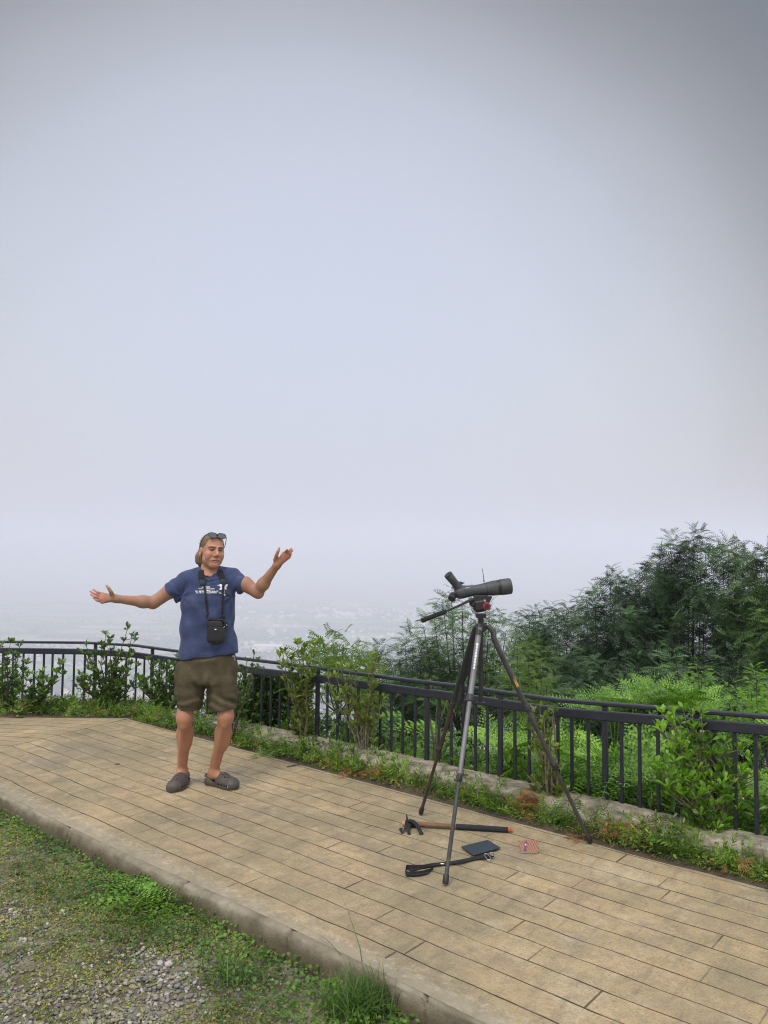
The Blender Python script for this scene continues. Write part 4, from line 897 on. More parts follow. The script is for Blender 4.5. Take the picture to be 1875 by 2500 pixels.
# shoulder, column, fluid head
mb = MB(); mb.tube([apex+Vector((0, 0, -.03)), apex+Vector((0, 0, -.02)), apex+Vector((0, 0, .012)), apex+Vector((0, 0, .018))], [.022, .034, .034, .024], 18)
for k, (f_, tp) in enumerate(zip(feet, tops)):
    mb.tube([apex+Vector((0, 0, -.005)), tp], [.018, .020], 10)
dr0 = (feet[0]-tops[0]).normalized(); mb.tube([tops[0]-dr0*.012, tops[0]+dr0*.055], [.0215, .0185], 14)
mb.build('shoulder', M['black'], tri)
mb = MB(); mb.box(tops[0]+Vector((-.002, -.0235, -.012)), (.022, .004, .020), Matrix.Rotation(-.1, 3, 'X'), .002); mb.build('angle_lock', M['alu'], tri)
colb = P(1180, 1708, TY+.02); mb = MB(); cx_, cy_ = apex.x, apex.y
mb.tube([(cx_, cy_, apex.z), (cx_, cy_, colb.z+.02)], .0135, 14); mb.tube([(cx_, cy_, colb.z+.02), (cx_, cy_, colb.z+.005), (cx_, cy_, colb.z-.004)], [.015, .016, .016], 14)
mb.tube([(cx_, cy_, colb.z-.004), (cx_, cy_, colb.z-.012), (cx_, cy_, colb.z-.016)], [.016, .027, .026], 16); mb.build('centre_column', M['black'], tri)
mb = MB(); zt = apex.z
hp = lambda x, y, dy=0: P(x, y, TY+dy)
mb.tube([hp(1174, 1527), hp(1174, 1508)], [.016, .017], 16); mb.tube([hp(1174, 1508), hp(1174, 1498)], [.031, .033], 20)
Mh = Matrix.Rotation(R(-8), 3, 'Y')
mb.box(hp(1172, 1478), (.085, .072, .075), Mh, .016); mb.box(hp(1160, 1470, .01), (.070, .060, .050), Mh, .012)
mb.build('fluid_head', M['black'], tri)
# flared plate on top (a wedge)
a_, b_ = hp(1146, 1457), hp(1201, 1456); mb = MB(); z0_ = a_.z
vs = []
for yy in (-.028, .028):
    for (x_, y_) in ((1150, 1478), (1190, 1478), (1201, 1456), (1160, 1454)): q = hp(x_, y_); vs.append((q.x, q.y+yy, q.z))
mb.add(vs, [(0,1,2,3), (7,6,5,4), (0,4,5,1), (1,5,6,2), (2,6,7,3), (3,7,4,0)]); mb.box(hp(1172, 1455), (.085, .045, .010), None, .003); mb.build('head_plate', M['black'], tri, bevel=.003)
mb = MB(); kc = hp(1188, 1480, -.036); mb.tube([kc+Vector((0, .004, 0)), kc+Vector((0, -.012, 0)), kc+Vector((0, -.016, 0))], [.0235, .0235, .020], 24); knob = mb.build('red_knob', M['red'], tri)
mb = MB(); mb.tube([kc+Vector((0, -.016, 0)), kc+Vector((0, -.021, 0))], [.0135, .012], 20); mb.build('knob_centre', M['black'], knob)
mb = MB(); kc2 = hp(1183, 1466, -.034); mb.tube([kc2, kc2+Vector((0, -.01, 0))], .007, 12); mb.build('level_bubble', M['chrome'], tri)
h0, h1, h2, h3 = hp(1156, 1463, -.02), hp(1122, 1478, -.06), hp(1085, 1494, -.10), hp(1030, 1515, -.14)
mb = MB(); mb.tube([h0, hp(1140, 1469, -.035), h1, h2], [.010, .0085, .0068, .0068], 10); hd = mb.build('pan_handle', M['black'], tri)
mb = MB(); mb.tube([h2.lerp(h1, .1), h2, h3, h3+(h3-h2).normalized()*.003], [.010, .0135, .0145, .0115], 14); mb.build('grip', M['blackmatte'], hd)
# carrying strap wound on the rear leg
mb = MB(); lp = [P(x, y, TY+d_) for x, y, d_ in ((1160, 1532, -.01), (1150, 1575, .0), (1146, 1600, .0), (1138, 1640, .02), (1124, 1668, .03))]
mb.ribbon(lp, [.015, .020, .024, .032, .036], (0, -1, 0), .008)
mb.tube([P(1122, 1660, TY+.045), P(1128, 1675, TY+.045), P(1127, 1700, TY+.05), P(1120, 1722, TY+.05), P(1112, 1716, TY+.05)], [.016, .029, .028, .020, .008], 12, flat=.6)
mb.ribbon([P(1160, 1540, TY-.02), P(1152, 1600, TY-.02), P(1144, 1690, TY-.03), P(1134, 1760, TY-.02), P(1131, 1800, TY+.0)], .026, (0, -1, 0), .004)
mb.build('carry_strap', M['blackmatte'], tri)

# ---- spotting scope
sc_root = empty('spotting_scope', hp(1172, 1445), 'dark grey angled spotting scope mounted on the tripod head, pointing right', 'spotting scope')
def axis_pts(pl, dy0=0.0, dy1=.03):
    x0, x1 = pl[0][0], pl[-1][0]; return [P(x, y, TY+dy0+(dy1-dy0)*(x-x0)/(x1-x0)) for x, y in pl]
cy = lambda x: 1447-(x-1115)*.124
bx = [1111, 1114, 1120, 1130, 1142, 1156, 1165, 1175, 1184, 1195, 1203, 1211, 1214]
br = [9, 13.5, 16.0, 16.2, 14.2, 13.2, 13.3, 14.2, 15.6, 17.3, 18.4, 18.5, 17.2]
mb = MB(); mb.tube(axis_pts([(x, cy(x)) for x in bx]), [q*.00243 for q in br], 28); mb.build('body', M['scope'], sc_root, flatang=60)
q = lambda x: P(x, cy(x), TY+.03*(x-1111)/(1214-1111))
mb = MB(); mb.tube([q(1213), q(1215), q(1219.5), q(1221)], [.0440, .0452, .0455, .0455], 30); mb.build('focus_ring', M['scope_dark'], sc_root)
mb = MB(); mb.tube([q(1220.5), q(1222), q(1240), q(1245), q(1246.5)], [.0462, .0478, .0484, .0478, .0455], 30, cap=True); mb.build('lens_hood', M['scope'], sc_root)
mb = MB(); mb.tube([q(1246.6), q(1246.9)], [.040, .039], 28); mb.build('objective_lens', M['glass'], sc_root)
mb = MB(); mb.tube([q(1184.5), q(1186)], [.0395, .0395], 28); mb.build('band', M['scope_dark'], sc_root)
e0, e1 = P(1122, 1438, TY), P(1094, 1403, TY-.035); ed = (e1-e0).normalized(); mb = MB()
mb.tube([e0, e0.lerp(e1, .25), e0.lerp(e1, .5), e0.lerp(e1, .52), e0.lerp(e1, .97), e1], [.029, .025, .0225, .0235, .0255, .0235], 24); ep = mb.build('eyepiece', M['scope'], sc_root)
mb = MB(); mb.tube([e1-ed*.0, e1+ed*.0012], [.0185, .018], 20); mb.build('eye_lens', M['glass'], ep)
mb = MB(); mb.tube([e1-ed*.004, e1+ed*.003, e1+ed*.003], [.0255, .0245, .020], 22, cap=False); mb.build('eyecup', M['scope_dark'], ep)
mb = MB(); mb.add([tuple(P(x, y, TY+d_)) for x, y, d_ in ((1118, 1419, -.006), (1136, 1423, -.006), (1122, 1429, -.006), (1118, 1419, .006), (1136, 1423, .006), (1122, 1429, .006))], [(0,1,2), (5,4,3), (0,3,4,1), (1,4,5,2), (2,5,3,0)]); mb.build('lock_lever', M['scope_dark'], sc_root)
mb = MB(); mb.box(P(1169, 1453, TY+.012), (.045, .028, .022), Mh, .003); mb.build('foot_plate', M['black'], sc_root)
mb = MB(); mb.tube([P(1109, 1444, TY), P(1107, 1450, TY), P(1105, 1453, TY-.01)], .0016, 6); mb.tube([P(1106, 1452, TY-.008), P(1104.5, 1456, TY-.02), P(1102, 1462, TY-.035)], [.019, .0235, .021], 18); mb.build('lens_cap', M['black'], sc_root)
mb = MB(); mb.tube([P(1181.5, 1418.5, TY+.02), P(1180.5, 1408, TY+.02), P(1177.5, 1388, TY+.02)], [.0024, .0020, .0016], 8); mb.tube([P(1181.6, 1420, TY+.02), P(1181.4, 1417, TY+.02)], .0045, 8); mb.build('cable_tie_tail', M['black'], sc_root)
mb = MB(); fr_ = P(1141, 1436, TY-.0345)
for k in range(7): mb.box(fr_+Vector((-.0105+k*.0035, -.001, .0007*k)), (.0026, .0012, .0036), Matrix.Rotation(-.1, 3, 'Y'), 0)
mb.build('lettering', M['white'], sc_root)

# ---- walking staff with wrist strap lying on the pavement
M['staff'] = pm('brown_staff_grip', (.20, .105, .06), .6, (.12, .06, .035), 14, .4, 120, stretch=(1, 4, 4))
M['sleeve'] = pm('black_foam_sleeve', (.018, .019, .026), .85, (.011, .012, .018), 40, .4, 250)
M['rust'] = pm('orange_rag', (.50, .12, .04), .8, (.35, .07, .03), 40, .3, 200)
s0, s1, s2 = G(1003, 2011, .022), G(1113, 2018, .018), G(1240, 2026, .017)
st_ = empty('walking_staff', s1, 'brown walking staff with black sleeve lying behind the front tripod leg', 'staff')
mb = MB(); mb.tube([s0, s0.lerp(s1, .5), s1], [.016, .0145, .014], 12); mb.build('shaft', M['staff'], st_)
mb = MB(); mb.tube([s1, s1.lerp(s2, .02), s1.lerp(s2, .5), s2], [.0155, .0172, .0172, .0165], 14); mb.build('sleeve', M['sleeve'], st_)
mb = MB(); d_ = (s2-s1).normalized(); mb.tube([s2, s2+d_*.014, s2+d_*.03+Vector((0, 0, -.006))], [.014, .011, .004], 8); mb.tube([s2+Vector((0, 0, .006)), s2+d_*.02+Vector((0, 0, .014))], [.006, .002], 6); mb.build('tip', M['rust'], st_)
mb = MB(); mb.tube([s0-d_*.035, s0-d_*.02, s0+d_*.02, s0+d_*.03], [.019, .024, .023, .016], 12); mb.tube([s0-d_*.02+Vector((0, 0, .0)), s0-d_*.022+Vector((-.005, .0, .055))], [.008, .003], 7); kn = mb.build('knob', M['blackmatte'], st_)
mb = MB(); mb.tube([s0-d_*.052, s0-d_*.030], [.015, .018], 8); mb.build('bare_wood_end', pm('pale_wood', (.45, .24, .10), .7), st_)
mb = MB(); g_ = lambda x, y, z: G(x, y, z)
mb.ribbon([g_(997, 2003, .045), g_(1008, 2005, .05), g_(1018, 2014, .040), g_(1024, 2026, .018), g_(1030, 2037, .006)], .022, [(0, -.5, .8)]*5, .003)
mb.ribbon([g_(995, 2008, .03), g_(990, 2022, .02), g_(983, 2034, .006), g_(978, 2025, .006), g_(980, 2022, .008)], .018, [(0, -.3, 1)]*5, .003)
mb.ribbon([g_(1000, 2012, .03), g_(997, 2026, .016), g_(999, 2037, .005)], .018, [(0, -.4, 1)]*3, .003)
mb.build('wrist_strap', M['blackmatte'], st_)

# ---- tablet in folding case
M['case'] = pm('dark_blue_case', (.028, .042, .062), .42, (.022, .034, .052), 60, .35, 500)
def slab(name, cs, z0, z1, mat, root, bevel=.004, bulge=0):
    mb = MB(); b4 = [G(x, y, z1) for x, y in cs]; vs = [(p.x, p.y, z0) for p in b4]+[(p.x, p.y, z1) for p in b4]
    mb.add(vs, [(3,2,1,0), (4,5,6,7), (0,1,5,4), (1,2,6,5), (2,3,7,6), (3,0,4,7)]); return mb.build(name, mat, root, smooth=True, bevel=bevel, flatang=30)
cs = [(1126, 2066), (1156, 2087.5), (1222, 2069), (1190.5, 2050)]
tb = empty('tablet', G(1173, 2070), 'tablet in a closed dark blue folding case lying on the pavement', 'tablet')
slab('back_cover', cs, .001, .006, M['case'], tb, .002); ins = [(1128, 2066), (1156.5, 2086), (1220, 2069), (1190, 2051.5)]
slab('screen', ins, .0065, .0125, M['black'], tb, .001)
def lerp2(a_, b_, s_): return (a_[0]+(b_[0]-a_[0])*s_, a_[1]+(b_[1]-a_[1])*s_)
cov = MB()
for s_a, s_b in ((0, .485), (.495, 1)):
    q4 = [lerp2(cs[0], cs[1], s_a), lerp2(cs[0], cs[1], s_b), lerp2(cs[3], cs[2], s_b), lerp2(cs[3], cs[2], s_a)]
    b4 = [G(x, y, .0170) for x, y in q4]; vs = [(p.x, p.y, .0130) for p in b4]+[(p.x, p.y, .0170) for p in b4]; cov.add(vs, [(3,2,1,0), (4,5,6,7), (0,1,5,4), (1,2,6,5), (2,3,7,6), (3,0,4,7)])
b4 = [G(x, y, .0160) for x, y in cs]; cov.add([(p.x, p.y, .0132) for p in b4]+[(p.x, p.y, .0158) for p in b4], [(3,2,1,0), (4,5,6,7), (0,1,5,4), (1,2,6,5), (2,3,7,6), (3,0,4,7)])
cov.build('front_cover', M['case'], tb, bevel=.0012, flatang=30)

# ---- webbing strap with buckle
sr = empty('strap', G(1080, 2110), 'wide black webbing strap with metal buckle lying in front of the tablet', 'strap')
def ribbon_g(mb, pts, w, th=.003):
    P3 = [G(x, y, z) for x, y, z in pts]; mb.ribbon(P3, w, (0, 0, 1), th)
def smooth_path(pts, n=8):
    out = []
    for k in range(len(pts)-1):
        p0 = np.array(pts[max(k-1, 0)], float); p1 = np.array(pts[k], float); p2 = np.array(pts[k+1], float); p3 = np.array(pts[min(k+2, len(pts)-1)], float)
        for s_ in np.arange(n)/n: out.append(tuple(.5*((2*p1)+(-p0+p2)*s_+(2*p0-5*p1+4*p2-p3)*s_*s_+(-p0+3*p1-3*p2+p3)*s_**3)))
    out.append(tuple(pts[-1])); return out
mb = MB(); ribbon_g(mb, smooth_path([(1203, 2089, .012), (1182, 2092, .012), (1155, 2097, .006), (1120, 2104, .012), (1085, 2109, .006), (1060, 2111, .010), (1030, 2117, .004), (1000, 2125, .004)]), .036)
mb.build('webbing', M['blackmatte'], sr)
def wall_strip(pts, zs, th=.003):            # a strap standing on its edge
    mb = MB()
    for (x, y), (z0_, z1_) in zip(pts, zs):
        p = G(x, y, 0); mb.v += [(p.x, p.y, z0_), (p.x, p.y+th, z0_), (p.x+.004, p.y+th+.008, z1_), (p.x+.004, p.y+.008, z1_)]
    for k in range(len(pts)-1):
        for q_ in range(4): a2 = k*4+q_; b2 = k*4+(q_+1) % 4; mb.f.append((a2, b2, b2+4, a2+4))
    mb.f.append((3, 2, 1, 0)); e2 = (len(pts)-1)*4; mb.f.append((e2, e2+1, e2+2, e2+3)); return mb
pp = smooth_path([(1062, 2117), (1030, 2122), (1002, 2124), (990, 2126), (991, 2140), (1000, 2142), (1025, 2139), (1048, 2132), (1058, 2124)])
zz = [(.002, .022+.016*math.sin(math.pi*k/len(pp))) for k in range(len(pp))]
wall_strip([q_[:2] for q_ in pp], [(.002, .016+.010*math.sin(math.pi*k/len(pp))) for k in range(len(pp))]).build('folded_webbing', M['blackmatte'], sr)
mb = MB(); ribbon_g(mb, smooth_path([(1000, 2136, .006), (1022, 2134, .010), (1045, 2129, .006)]), .030); mb.build('pad', M['sleeve'], sr)
mb = MB(); ring_ = [G(x, y, .020) for x, y in ((1183, 2084), (1189, 2084), (1198, 2094), (1196, 2099), (1190, 2099), (1182, 2088), (1183, 2084), (1189, 2084))]; mb.tube(ring_, .0026, 8, cap=False)
mb.tube([G(1194, 2084, .02), G(1201, 2081, .022), G(1207, 2085, .02), G(1203, 2089, .02), G(1197, 2087, .02)], .0028, 8); mb.build('buckle', M['chrome'], sr)
mb = MB(); mb.box(G(1080, 2109, .012), (.022, .008, .004), None, .001); mb.build('slider', M['chrome'], sr)

# ---- notebook and pen
nbm, t, b = newmat('striped_notebook_cover'); b.inputs['Roughness'].default_value = .55
co = N(t, 'ShaderNodeTexCoord').outputs['Object']
wv_ = N(t, 'ShaderNodeTexWave', wave_type='BANDS', bands_direction='X'); wv_.inputs['Scale'].default_value = 22; wv_.inputs['Distortion'].default_value = 2.0; wv_.inputs['Detail'].default_value = 2; t.links.new(co, wv_.inputs['Vector'])
t.links.new(ramp_(wv_.outputs[0], [(.15, (.20, .07, .06)), (.45, (.42, .18, .07)), (.7, (.56, .33, .15)), (.95, (.24, .12, .17))]), b.inputs['Base Color'])
nb = empty('notebook', G(1290, 2068), 'small square notebook with orange striped cover beside the right tripod foot', 'notebook')
nc = [(1267, 2052), (1270, 2078), (1314, 2080), (1311, 2051)]
slab('pages', [(1268, 2053), (1271, 2078), (1313, 2079.5), (1310, 2052)], .002, .0125, pm('paper', (.7, .64, .52), .8), nb, .001)
slab('cover', nc, .0127, .0150, nbm, nb, .001); slab('back_cover', nc, .0005, .0018, nbm, nb, .0005)
M['purple'] = pm('blue_violet_pen', (.10, .07, .42), .35, (.08, .06, .36), 20)
a_, b_ = G(1284, 2054, .020), G(1282, 2077, .020); pen = empty('pen', a_, 'violet pen lying on the striped notebook', 'pen')
mb = MB(); mb.tube([a_, a_.lerp(b_, .05), a_.lerp(b_, .92), b_], [.003, .0042, .0042, .0012], 10); mb.build('barrel', M['purple'], pen)
mb = MB(); mb.tube([a_.lerp(b_, .35), a_.lerp(b_, .5)], [.0048, .0048], 10); mb.build('grip', M['white'], pen)
mb = MB(); mb.box(a_.lerp(b_, .15)+Vector((0.001, 0, .005)), (.002, .035, .0015), None, 0); mb.build('clip', M['purple'], pen)
# fallen twigs on the pavement edge
for k, (p0, p1, lb) in enumerate([((700, 1872), (735, 1866), 'short dark twig lying at the terrace edge right of the man'), ((280, 1866), (293, 1865), 'tiny twig lying on the pavement left of the man')]):
    mb = MB(); a_, b_ = G(*p0, .006), G(*p1, .010); mb.tube([a_, a_.lerp(b_, .5)+Vector((0, .006, 0)), b_], [.003, .005, .002], 6); tag(mb.build('twig', M['bark']), lb, 'twig')

# ================================================================= THE MAN : implicit surfaces turned into meshes
def seg(p, a, b, ra, rb):
    a = np.asarray(a, np.float32); b = np.asarray(b, np.float32); ab = b-a; t_ = np.clip(((p-a)@ab)/(ab@ab+1e-12), 0, 1)
    d = p-a-t_[:, None]*ab; return np.sqrt((d*d).sum(1))-(ra+(rb-ra)*t_)
def ell(p, c, r_, Rm=None):
    q = p-np.asarray(c, np.float32)
    if Rm is not None: q = q@Rm
    r_ = np.asarray(r_, np.float32); k0 = np.sqrt(((q/r_)**2).sum(1)); k1 = np.sqrt(((q/(r_*r_))**2).sum(1))+1e-9; return k0*(k0-1)/k1
def smin(a, b, k): h = np.clip(.5+.5*(b-a)/k, 0, 1); return b*(1-h)+a*h-k*h*(1-h)
def smax(a, b, k): return -smin(-a, -b, k)
def surface(fn, xs, ys, zs, B=10):
    xs, ys, zs = [np.asarray(q, np.float32) for q in (xs, ys, zs)]; nx_, ny_, nz_ = len(xs), len(ys), len(zs); Vv = np.empty((nx_, ny_, nz_), np.float32)
    bi = [list(range(0, n_, B)) for n_ in (nx_, ny_, nz_)]; cen = []; rad = []; ids = []
    for i_ in bi[0]:
        for j_ in bi[1]:
            for k_ in bi[2]:
                a = (xs[i_], ys[j_], zs[k_]); b = (xs[min(i_+B, nx_-1)], ys[min(j_+B, ny_-1)], zs[min(k_+B, nz_-1)])
                cen.append([(q+w)/2 for q, w in zip(a, b)]); rad.append(math.dist(a, b)/2); ids.append((i_, j_, k_))
    cd = np.concatenate([fn(np.array(cen[q:q+60000], np.float32)) for q in range(0, len(cen), 60000)]); rad = np.array(rad)
    act = np.abs(cd) < rad*1.5+.012
    for q, (i_, j_, k_) in enumerate(ids):
        if not act[q]: Vv[i_:i_+B, j_:j_+B, k_:k_+B] = cd[q]
    A = [ids[q] for q in np.nonzero(act)[0]]
    for c0 in range(0, len(A), 250):
        sl = []; pt = []
        for (i_, j_, k_) in A[c0:c0+250]:
            g3 = np.meshgrid(xs[i_:i_+B], ys[j_:j_+B], zs[k_:k_+B], indexing='ij'); sl.append((i_, j_, k_, g3[0].shape)); pt.append(np.stack([q.ravel() for q in g3], 1))
        d = fn(np.concatenate(pt)); o_ = 0
        for (i_, j_, k_, s_) in sl: n_ = s_[0]*s_[1]*s_[2]; Vv[i_:i_+s_[0], j_:j_+s_[1], k_:k_+s_[2]] = d[o_:o_+n_].reshape(s_); o_ += n_
    S = Vv < 0
    cnt = np.zeros((nx_-1, ny_-1, nz_-1), np.uint8)
    for dx in (0, 1):
        for dy in (0, 1):
            for dz in (0, 1): cnt += S[dx:nx_-1+dx, dy:ny_-1+dy, dz:nz_-1+dz]
    I, J, K = np.nonzero((cnt > 0) & (cnt < 8)); n_ = len(I); acc = np.zeros((n_, 3)); num = np.zeros(n_)
    X3 = (xs, ys, zs); IJ = (I, J, K)
    for ax in range(3):
        o1, o2 = [q for q in range(3) if q != ax]
        for a_ in (0, 1):
            for b_ in (0, 1):
                i0 = [I, J, K]; i0 = list(i0); i0[o1] = i0[o1]+a_; i0[o2] = i0[o2]+b_; i1 = list(i0); i1[ax] = i1[ax]+1
                v0 = Vv[i0[0], i0[1], i0[2]]; v1 = Vv[i1[0], i1[1], i1[2]]; m_ = (v0 < 0) != (v1 < 0); t_ = np.where(m_, v0/(v0-v1+1e-12), 0)
                p_ = np.stack([X3[q][i0[q]] for q in range(3)], 1).astype(float); p_[:, ax] += t_*(X3[ax][i1[ax]]-X3[ax][i0[ax]]); acc[m_] += p_[m_]; num[m_] += 1
    Vt = acc/num[:, None]; flat = (I*(ny_-1)+J)*(nz_-1)+K; F = []
    dims = (nx_-1, ny_-1, nz_-1); stv = ((ny_-1)*(nz_-1), nz_-1, 1)
    for ax in range(3):
        o1, o2 = [(1, 2), (2, 0), (0, 1)][ax]; sA = [slice(None)]*3; sB = [slice(None)]*3; sA[ax] = slice(0, -1); sB[ax] = slice(1, None)
        ch = S[tuple(sA)] != S[tuple(sB)]; e_ = np.array(np.nonzero(ch)); ok_ = (e_[o1] > 0) & (e_[o2] > 0) & (e_[o1] < dims[o1]) & (e_[o2] < dims[o2]); e_ = e_[:, ok_]
        ins_ = S[e_[0], e_[1], e_[2]]; base_ = e_[0]*stv[0]+e_[1]*stv[1]+e_[2]*stv[2]
        q4 = np.stack([base_-stv[o1]-stv[o2], base_-stv[o2], base_, base_-stv[o1]], 1); q4[~ins_] = q4[~ins_][:, ::-1]; F.append(np.searchsorted(flat, q4))
    return Vt, np.concatenate(F).astype(int)
def relax(V, F, it=1, lam=.5):
    e_ = np.concatenate([F[:, [0, 1]], F[:, [1, 2]], F[:, [2, 3]], F[:, [3, 0]]])
    for _ in range(it):
        s_ = np.zeros_like(V); c_ = np.zeros(len(V)); np.add.at(s_, e_[:, 0], V[e_[:, 1]]); np.add.at(c_, e_[:, 0], 1); np.add.at(s_, e_[:, 1], V[e_[:, 0]]); np.add.at(c_, e_[:, 1], 1)
        V = V+lam*(s_/np.maximum(c_, 1)[:, None]-V)
    return V
YB = 5.58
def Q(x, y, dy=0.0): return np.array(P(x, y, YB+dy))
# --- head frame
yaw, tilt = R(32), R(-4)
HC = Q(518, 1344.5, .0)
hf = np.array([math.sin(yaw), -math.cos(yaw), 0.03]); hf /= np.linalg.norm(hf); hs = np.array([math.cos(yaw), math.sin(yaw), 0]); hu = np.cross(hs, hf)*-1
if hu[2] < 0: hu = -hu
hs2 = hs*math.cos(tilt)+hu*math.sin(tilt); hu = hu*math.cos(tilt)-hs*math.sin(tilt); hs = hs2
HR = np.stack([hs, hf, hu], 1).astype(np.float32)      # world = HC + HR @ local(side, forward, up)
HSC = 1.045
def hl(p): return (p-HC.astype(np.float32))@HR/HSC
def hw(*l): return HC+HR@np.array(l)*HSC
def head_sdf(p):
    q = hl(p); s_ = np.abs(q[:, 0]); m_ = np.stack([s_, q[:, 1], q[:, 2]], 1)
    d = ell(q, (0, -.016, .034), (.077, .098, .086))
    d = smin(d, ell(q, (0, .016, -.030), (.064, .076, .086)), .03)
    d = smin(d, ell(m_, (.036, .018, -.066), (.026, .042, .034)), .03)          # jaw
    d = smin(d, ell(q, (0, .064, -.102), (.030, .026, .022)), .035)            # chin
    d = smin(d, ell(m_, (.044, .058, -.030), (.021, .025, .019)), .018)        # cheek bone
    d = smin(d, seg(m_, (.010, .086, .020), (.045, .068, .022), .009, .008), .012)
    d = smax(d, -ell(m_, (.030, .098, .000), (.019, .018, .012)), .010)        # eye socket
    d = smin(d, ell(m_, (.030, .0700, .000), (.013, .0125, .0105)), .002)
    d = smin(d, seg(m_, (.016, .086, .0085), (.045, .076, .007), .0042, .0035), .004)
    d = smin(d, seg(m_, (.018, .085, -.0085), (.042, .076, -.0085), .0035, .003), .005)
    d = smin(d, seg(q, (0, .084, .010), (0, .108, -.030), .0075, .0130), .010)    # nose
    d = smin(d, ell(m_, (.0135, .098, -.038), (.0085, .011, .0075)), .006)
    mu = q[:, 2]-(-.0725+.05*np.minimum(s_, .020)+.42*np.clip(s_-.018, 0, 1))                                          # mouth line bends down at the corners
    d = smin(d, ell(np.stack([q[:, 0], q[:, 1], mu], 1), (0, .078, .0), (.036, .016, .012)), .012)
    d = smax(d, -ell(np.stack([q[:, 0], q[:, 1], mu], 1), (0, .092, .0), (.037, .014, .0026)), .004)
    d = smin(d, ell(m_, (.046, .060, -.050), (.014, .018, .016)), .014)
    d = smax(d, -seg(m_, (.022, .092, -.042), (.043, .078, -.062), .0030, .0026), .008)
    ear = ell(m_, (.079, -.008, -.012), (.0095, .019, .033)); ear = smax(ear, -ell(m_, (.089, -.004, -.010), (.008, .010, .020)), .005)
    return smin(d, ear, .006)*HSC
NK = [Q(514, 1383, .01), Q(514, 1420, .02)]
# --- limbs
RA = dict(sh=Q(448, 1424, .02), el=Q(374, 1470, -.02), wr=Q(284, 1462, -.16))       # arm on the photo's left
LA = dict(sh=Q(572, 1412, .02), el=Q(629, 1445, -.02), wr=Q(676, 1380, -.14))
legsA = [[Q(462, 1650, .02), Q(451, 1752, -.01), Q(446, 1795, .02), Q(444, 1882, .04)], [Q(548, 1650, .02), Q(551, 1748, -.02), Q(541, 1793, .01), Q(523, 1880, -.01)]]
def hand_pts(fr, pts): return [Q(x, y, d_) for x, y, d_ in pts]
RH = dict(palm=[(284, 1461, -.16), (249, 1450, -.19), (246, 1456, -.21), (245, 1463, -.22), (249, 1470, -.215)],
          th=[(276, 1456, -.18), (270, 1444, -.21), (265, 1436, -.215), (260, 1430, -.205)],
          fi=[[(249, 1450, -.19), (239, 1446.5, -.205), (228, 1439.5, -.19)], [(246, 1456.5, -.21), (233, 1450, -.23), (220, 1443.5, -.215)], [(244, 1462.5, -.22), (232, 1457, -.245), (222, 1451.5, -.235)], [(247, 1469, -.215), (236, 1466, -.245), (228, 1460, -.245)]])
LH = dict(palm=[(676, 1380, -.14), (693, 1350.5, -.17), (698, 1351.5, -.18), (703, 1355, -.18), (705.5, 1360, -.175)],
          th=[(672.5, 1368, -.16), (675.5, 1354, -.19), (679, 1346, -.20), (681.5, 1338.5, -.195)],
          fi=[[(693, 1351, -.17), (698, 1346, -.195), (701, 1342, -.215)], [(698, 1351, -.18), (706, 1344.5, -.20), (712, 1339.5, -.20)], [(702, 1354, -.18), (709, 1349, -.20), (714, 1344, -.205)], [(705, 1359.5, -.175), (709, 1356, -.20), (710.5, 1351.5, -.22)]])
def hand_sdf(p, H):
    w = Q(*H['palm'][0]); d = None
    for k, q in enumerate(H['palm'][1:]):
        e_ = seg(p, w+(Q(*q)-w)*.12, Q(*q), .017, .0125); d = e_ if d is None else smin(d, e_, .012)
    th = [Q(*q) for q in H['th']]; t0 = seg(p, th[0], th[1], .017, .013); t1 = seg(p, th[1], th[2], .0120, .0105); t2 = seg(p, th[2], th[3], .0105, .0078)
    d = smin(d, t0, .014); d = smin(d, smin(t1, t2, .004), .004)
    for k, f_ in enumerate(H['fi']):
        a_, b_, c_ = [Q(*q) for q in f_]; r0 = .0086 if k < 3 else .0076; m_ = b_+(c_-b_)*.05
        d = smin(d, smin(seg(p, a_, b_, r0, r0*.94), seg(p, b_, c_, r0*.94, r0*.76), .002), .003)
    return d
